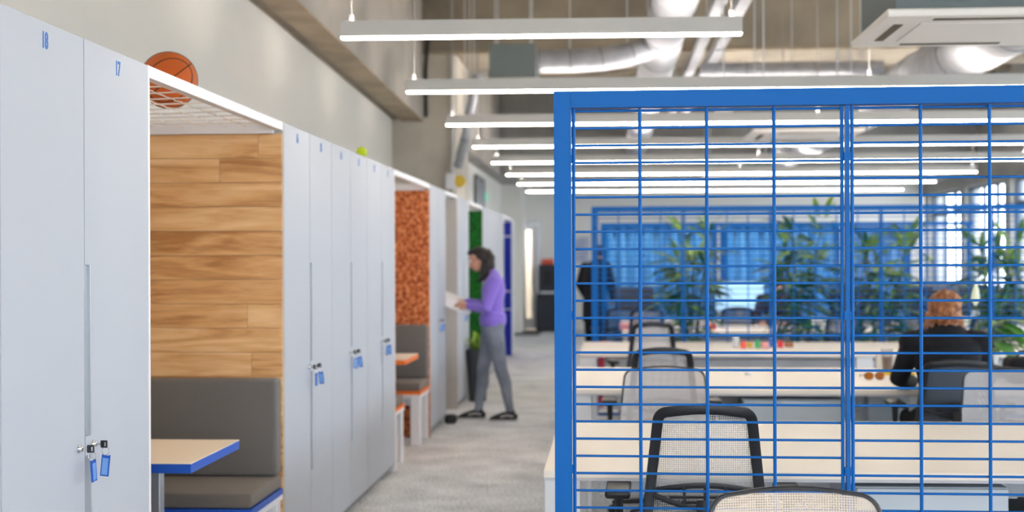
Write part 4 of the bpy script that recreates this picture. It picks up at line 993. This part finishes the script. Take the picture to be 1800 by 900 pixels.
for nm, a, pitch in (('f', ft, 0.0), ('b', bt_, .0)):
    b = new(); y = a.y
    tube(b, [V((a.x+.045, y, .045)), V((a.x+.0, y, .055)), V((a.x-.07, y, .048)), V((a.x-.14, y, .034)), V((a.x-.185, y, .024))], .04, 14, radii=[(.034, .03), (.048, .035), (.040, .04), (.028, .044), (.014, .032)], side=(0, 0, 1), rnd=True)
    tube(b, [V((a.x+.005, y, .05)), V((a.x+.002, y, .105))], .04, 12, radii=[(.045, .036), (.042, .034)], side=(1, 0, 0))
    sh = bake('shoe', b, 'shoe_black', .006, W, 2)
    b = new(); prism(b, [(a.x-.205, y-.03), (a.x-.17, y-.047), (a.x-.06, y-.047), (a.x+.05, y-.038), (a.x+.08, y), (a.x+.05, y+.038), (a.x-.06, y+.047), (a.x-.17, y+.047), (a.x-.205, y+.03)], .018, 'z', .0); obj('sole', b, 'shoe_stripe', sh)
    b = new(); tube(b, [V((a.x+.03, y-.042, .05)), V((a.x-.03, y-.050, .062)), V((a.x-.09, y-.050, .045))], .006, 6); obj('side_stripe', b, 'shoe_stripe', sh, True)
# hair: cap plus a long fall beside the neck
def hr(p): f = hf.normalized(); u = (hu-f*hu.dot(f)).normalized(); r = f.cross(u); return hd+r*p[0]+f*p[1]+u*p[2]
b = new()
sphere(b, hr((0, -.026, .036)), 1, 24, (.084, .082, .080))
sphere(b, hr((0, .022, .078)), 1, 20, (.058, .06, .034))
for s in (-1, 1):
    tube(b, [hr((s*.062, -.01, .06)), hr((s*.078, -.036, .01)), hr((s*.074, -.055, -.05)), V((-.068, s*.076, 1.385)), V((-.098, s*.074, 1.33)), V((-.12, s*.06, 1.29))], .03, 12, radii=[(.025, .012), (.034, .018), (.044, .022), (.044, .022), (.032, .018), (.012, .01)], side=(1, 0, 0))
tube(b, [hr((0, -.08, .04)), hr((0, -.105, -.02)), V((-.02, 0, 1.43)), V((-.035, 0, 1.37))], .04, 14, radii=[(.05, .07), (.05, .075), (.04, .07), (.02, .05)], side=(1, 0, 0))
bake('hair', b, 'hair_dark', .007, W, 3)
# sheet of paper she holds
b = new(); g = []
for i in range(7):
    u = i/6; g.append((b.verts.new((-.06-.30*u, -.15, 1.00+.10*u-.02*math.sin(PI*u))), b.verts.new((-.10-.30*u, .12, 1.10+.12*u+.01*math.sin(PI*u)))))
for a_, c_ in zip(g, g[1:]): b.faces.new((a_[0], c_[0], c_[1], a_[1]))
o = obj('paper_sheet', b, 'paper', None, 'all', W.location+V((-.13, 0, .01))); s_ = o.modifiers.new('thickness', 'SOLIDIFY'); s_.thickness = .0015
tag(o, 'large white sheet held by the woman in the purple sweater', 'paper')

# ---- seated / standing people in the desk area
def sitter(x, y, rz, label, cloth, hairm, scale=1.0, bun=True, extra=None):
    S = thing('person', label, 'person', (x, y, 0), rz)
    sh = [V((s*.185, .02, 1.03)) for s in (-1, 1)]; el = [V((s*.25, .10, .80)) for s in (-1, 1)]; wr = [V((s*.13, .33, .765)) for s in (-1, 1)]
    hp = [V((s*.09, -.02, .56)) for s in (-1, 1)]; kn = [V((s*.12, .42, .54)) for s in (-1, 1)]; an = [V((s*.12, .40, .10)) for s in (-1, 1)]
    H = V((0, .055, 1.20)); f = V((0, .97, -.22)); u = V((0, .22, .97))
    def tor(b, add):
        T = [(V((0, -.03, .53)), .11, .17), (V((0, -.035, .65)), .10, .15), (V((0, -.03, .78)), .10, .15), (V((0, -.01, .90)), .11, .17), (V((0, .0, 1.0)), .095, .185), (V((0, .01, 1.07)), .06, .10)]
        tube(b, [p for p, a, c in T], .1, 20, radii=[(c+add, a+add) for p, a, c in T], side=(1, 0, 0), rnd=True)
    def lim(b, add):
        for i in (0, 1):
            tube(b, [sh[i]*1.0+V((-.04 if i else .04, 0, .0)), sh[i], sh[i].lerp(el[i], .5), el[i], el[i].lerp(wr[i], .4), wr[i]], .04, 12, radii=[.055+add, .056+add, .046+add, .042+add, .038+add, .027+add], rnd=True)
    def lg(b, add):
        for i in (0, 1):
            tube(b, [hp[i], hp[i].lerp(kn[i], .6), kn[i]], .07, 12, radii=[.088+add, .07+add, .058+add], rnd=True); tube(b, [kn[i], kn[i].lerp(an[i], .3), an[i]], .05, 12, radii=[.056+add, .055+add, .036+add], rnd=True)
    b = new(); tor(b, -.01); lim(b, -.004); lg(b, -.008); head_shape(b, H, f, u, .98); tube(b, [V((0, .01, 1.04)), V((0, .03, 1.10)), V((0, .045, 1.16))], .05, 14, radii=[.06, .05, .052])
    for i, s in enumerate((-1, 1)):
        hand(b, wr[i], 0, V((-s*.2, 1, -.0)), 0, V((0, 0, 1)), .95, .3, s*-1)
        tube(b, [an[i], an[i]+V((0, .02, -.05)), an[i]+V((0, .13, -.07))], .03, 10, radii=[.03, .03, (.02, .03)], rnd=True)
    bake('body', b, 'skin', .006, S, 3, .4); eyes(S, H, f, u, .98)
    b = new(); tor(b, .016); lim(b, .014)
    for p in sh: sphere(b, p+V((0, 0, -.01)), 1, 16, (.085, .075, .07))
    tube(b, [V((0, .0, 1.04)), V((0, .015, 1.115))], .07, 14, radii=[(.09, .075), (.062, .062)], side=(1, 0, 0))
    bake('jacket', b, cloth, .009, S, 3)
    b = new(); lg(b, .01); tube(b, [V((0, -.03, .50)), V((0, -.03, .60))], .1, 16, radii=[(.185, .12), (.18, .12)], side=(1, 0, 0), rnd=True)
    if extra: 
        tube(b, [V((-.12, -.05, .52)), V((-.33, .02, .45)), V((-.42, .1, .40))], .1, 12, radii=[(.1, .08), (.12, .06), (.05, .03)], side=(0, 1, 0), rnd=True)
    bake('trousers', b, 'black_cloth', .011, S, 3)
    for i in (0, 1):
        b = new(); a = an[i]; tube(b, [V((a.x, a.y-.045, .05)), V((a.x, a.y+.02, .055)), V((a.x, a.y+.11, .042)), V((a.x, a.y+.18, .03))], .04, 12, radii=[(.034, .03), (.044, .036), (.036, .042), (.02, .034)], side=(0, 0, 1), rnd=True); bake('shoe', b, 'shoe_black', .009, S, 2)
    b = new(); sphere(b, H+V((0, -.022, .028)), 1, 24, (.094, .098, .092)); sphere(b, H+V((0, -.05, -.03)), 1, 20, (.082, .062, .07))
    if bun:
        sphere(b, H+V((-.01, -.09, -.005)), 1, 14, (.058, .045, .05)); sphere(b, H+V((.02, -.098, .03)), 1, 14, (.045, .03, .03))
        R_ = random.Random(2)
        for k in range(16):
            a = R_.uniform(-1, 1); p = H+V((a*.08, -.05-.03*(1-a*a), -.05)); tube(b, [p, p+V((a*.012, -.012, -.035)), p+V((a*.02+R_.uniform(-.01, .01), -.004, -.075))], .006, 6, radii=[.010, .008, .0045])
        for k in range(18):
            a = R_.uniform(0, PI); c = R_.uniform(-.5, 1); p0 = H+V((math.cos(a)*.09, -.03+c*.02, math.sin(a)*.1+.02)); tube(b, [p0, p0+V((-math.cos(a)*.04, -.05, R_.uniform(-.02, .02))), H+V((0, -.105, .0))], .006, 6)
        for s in (-1, 1):
            for k in range(5):
                p = H+V((s*.082, -.03+.02*k, -.01)); tube(b, [p, p+V((s*.012, -.01, -.05)), p+V((s*(.02+.006*k), -.015, -.10-.008*k))], .006, 6, radii=[.011, .009, .004])
    else:
        tube(b, [H+V((0, -.06, .0)), H+V((0, -.08, -.1)), H+V((0, -.07, -.18))], .06, 14, radii=[(.08, .04), (.075, .035), (.05, .02)], side=(1, 0, 0))
    bake('hair', b, hairm, .006, S, 2, .35)
    return S
sx = 8.32*ratio(1662)
S1 = sitter(sx, 8.30, .0, 'woman with ginger hair and black jacket seated with her back turned', 'black_cloth', 'hair_ginger', extra=True)
S2 = sitter(17.05*ratio(1368), 17.05, PI-.3, 'distant seated person with auburn hair behind the second palm', 'stripe_cloth', 'hair_auburn', bun=False)
# distant person standing, back turned, dark coat
q = V((20.6*ratio(1046), 20.3, 0)); S = thing('person', 'distant person in black standing half hidden by the blue partition edge', 'person', q, -.4)
def stand(b, add, parts):
    if 'leg' in parts:
        for s in (-1, 1): tube(b, [V((s*.09, 0, .86)), V((s*.095, 0, .48)), V((s*.1, -.01, .09))], .06, 12, radii=[.085+add, .058+add, .038+add], rnd=True)
    if 'torso' in parts:
        T = [(V((0, 0, .84)), .11, .17), (V((0, 0, 1.02)), .10, .15), (V((0, .02, 1.2)), .12, .18), (V((0, .05, 1.38)), .11, .19), (V((0, .08, 1.46)), .06, .09)]
        tube(b, [p for p, a, c in T], .1, 18, radii=[(c+add, a+add) for p, a, c in T], side=(1, 0, 0), rnd=True)
    if 'arm' in parts:
        for s in (-1, 1): tube(b, [V((s*.17, .04, 1.40)), V((s*.25, .02, 1.14)), V((s*.2, .16, .95))], .04, 12, radii=[.055+add, .045+add, .03+add], rnd=True)
b = new(); stand(b, -.006, ('leg', 'torso', 'arm')); hc = V((0, .13, 1.60)); head_shape(b, hc, V((0, .95, -.3)), V((0, .3, .95)), .98); tube(b, [V((0, .07, 1.42)), V((0, .11, 1.54))], .05, 12)
for s in (-1, 1): hand(b, V((s*.2, .16, .95)), 0, V((-s*.3, .7, -.5)), 0, V((s*.5, .2, .6)), .95, .5, -s); tube(b, [V((s*.1, -.01, .09)), V((s*.1, .0, .04)), V((s*.1, .12, .03))], .03, 10, rnd=True)
bake('body', b, 'skin', .007, S, 3, .4); eyes(S, hc, V((0, .95, -.3)), V((0, .3, .95)), .98)
b = new(); stand(b, .018, ('torso', 'arm')); tube(b, [V((0, 0, .62)), V((0, 0, .9))], .1, 18, radii=[(.19, .15), (.185, .13)], side=(1, 0, 0)); bake('coat', b, 'black_cloth', .011, S, 3)
b = new(); stand(b, .006, ('leg',)); bake('trousers', b, 'black_cloth', .011, S, 3)
for s in (-1, 1): b = new(); tube(b, [V((s*.1, -.06, .045)), V((s*.1, .0, .055)), V((s*.1, .1, .04)), V((s*.1, .17, .03))], .04, 12, radii=[(.034, .03), (.05, .036), (.036, .042), (.02, .034)], side=(0, 0, 1), rnd=True); bake('shoe', b, 'shoe_black', .01, S, 2)
b = new(); sphere(b, hc+V((0, -.02, .03)), 1, 20, (.092, .1, .092)); bake('hair', b, 'hair_dark', .008, S, 2)
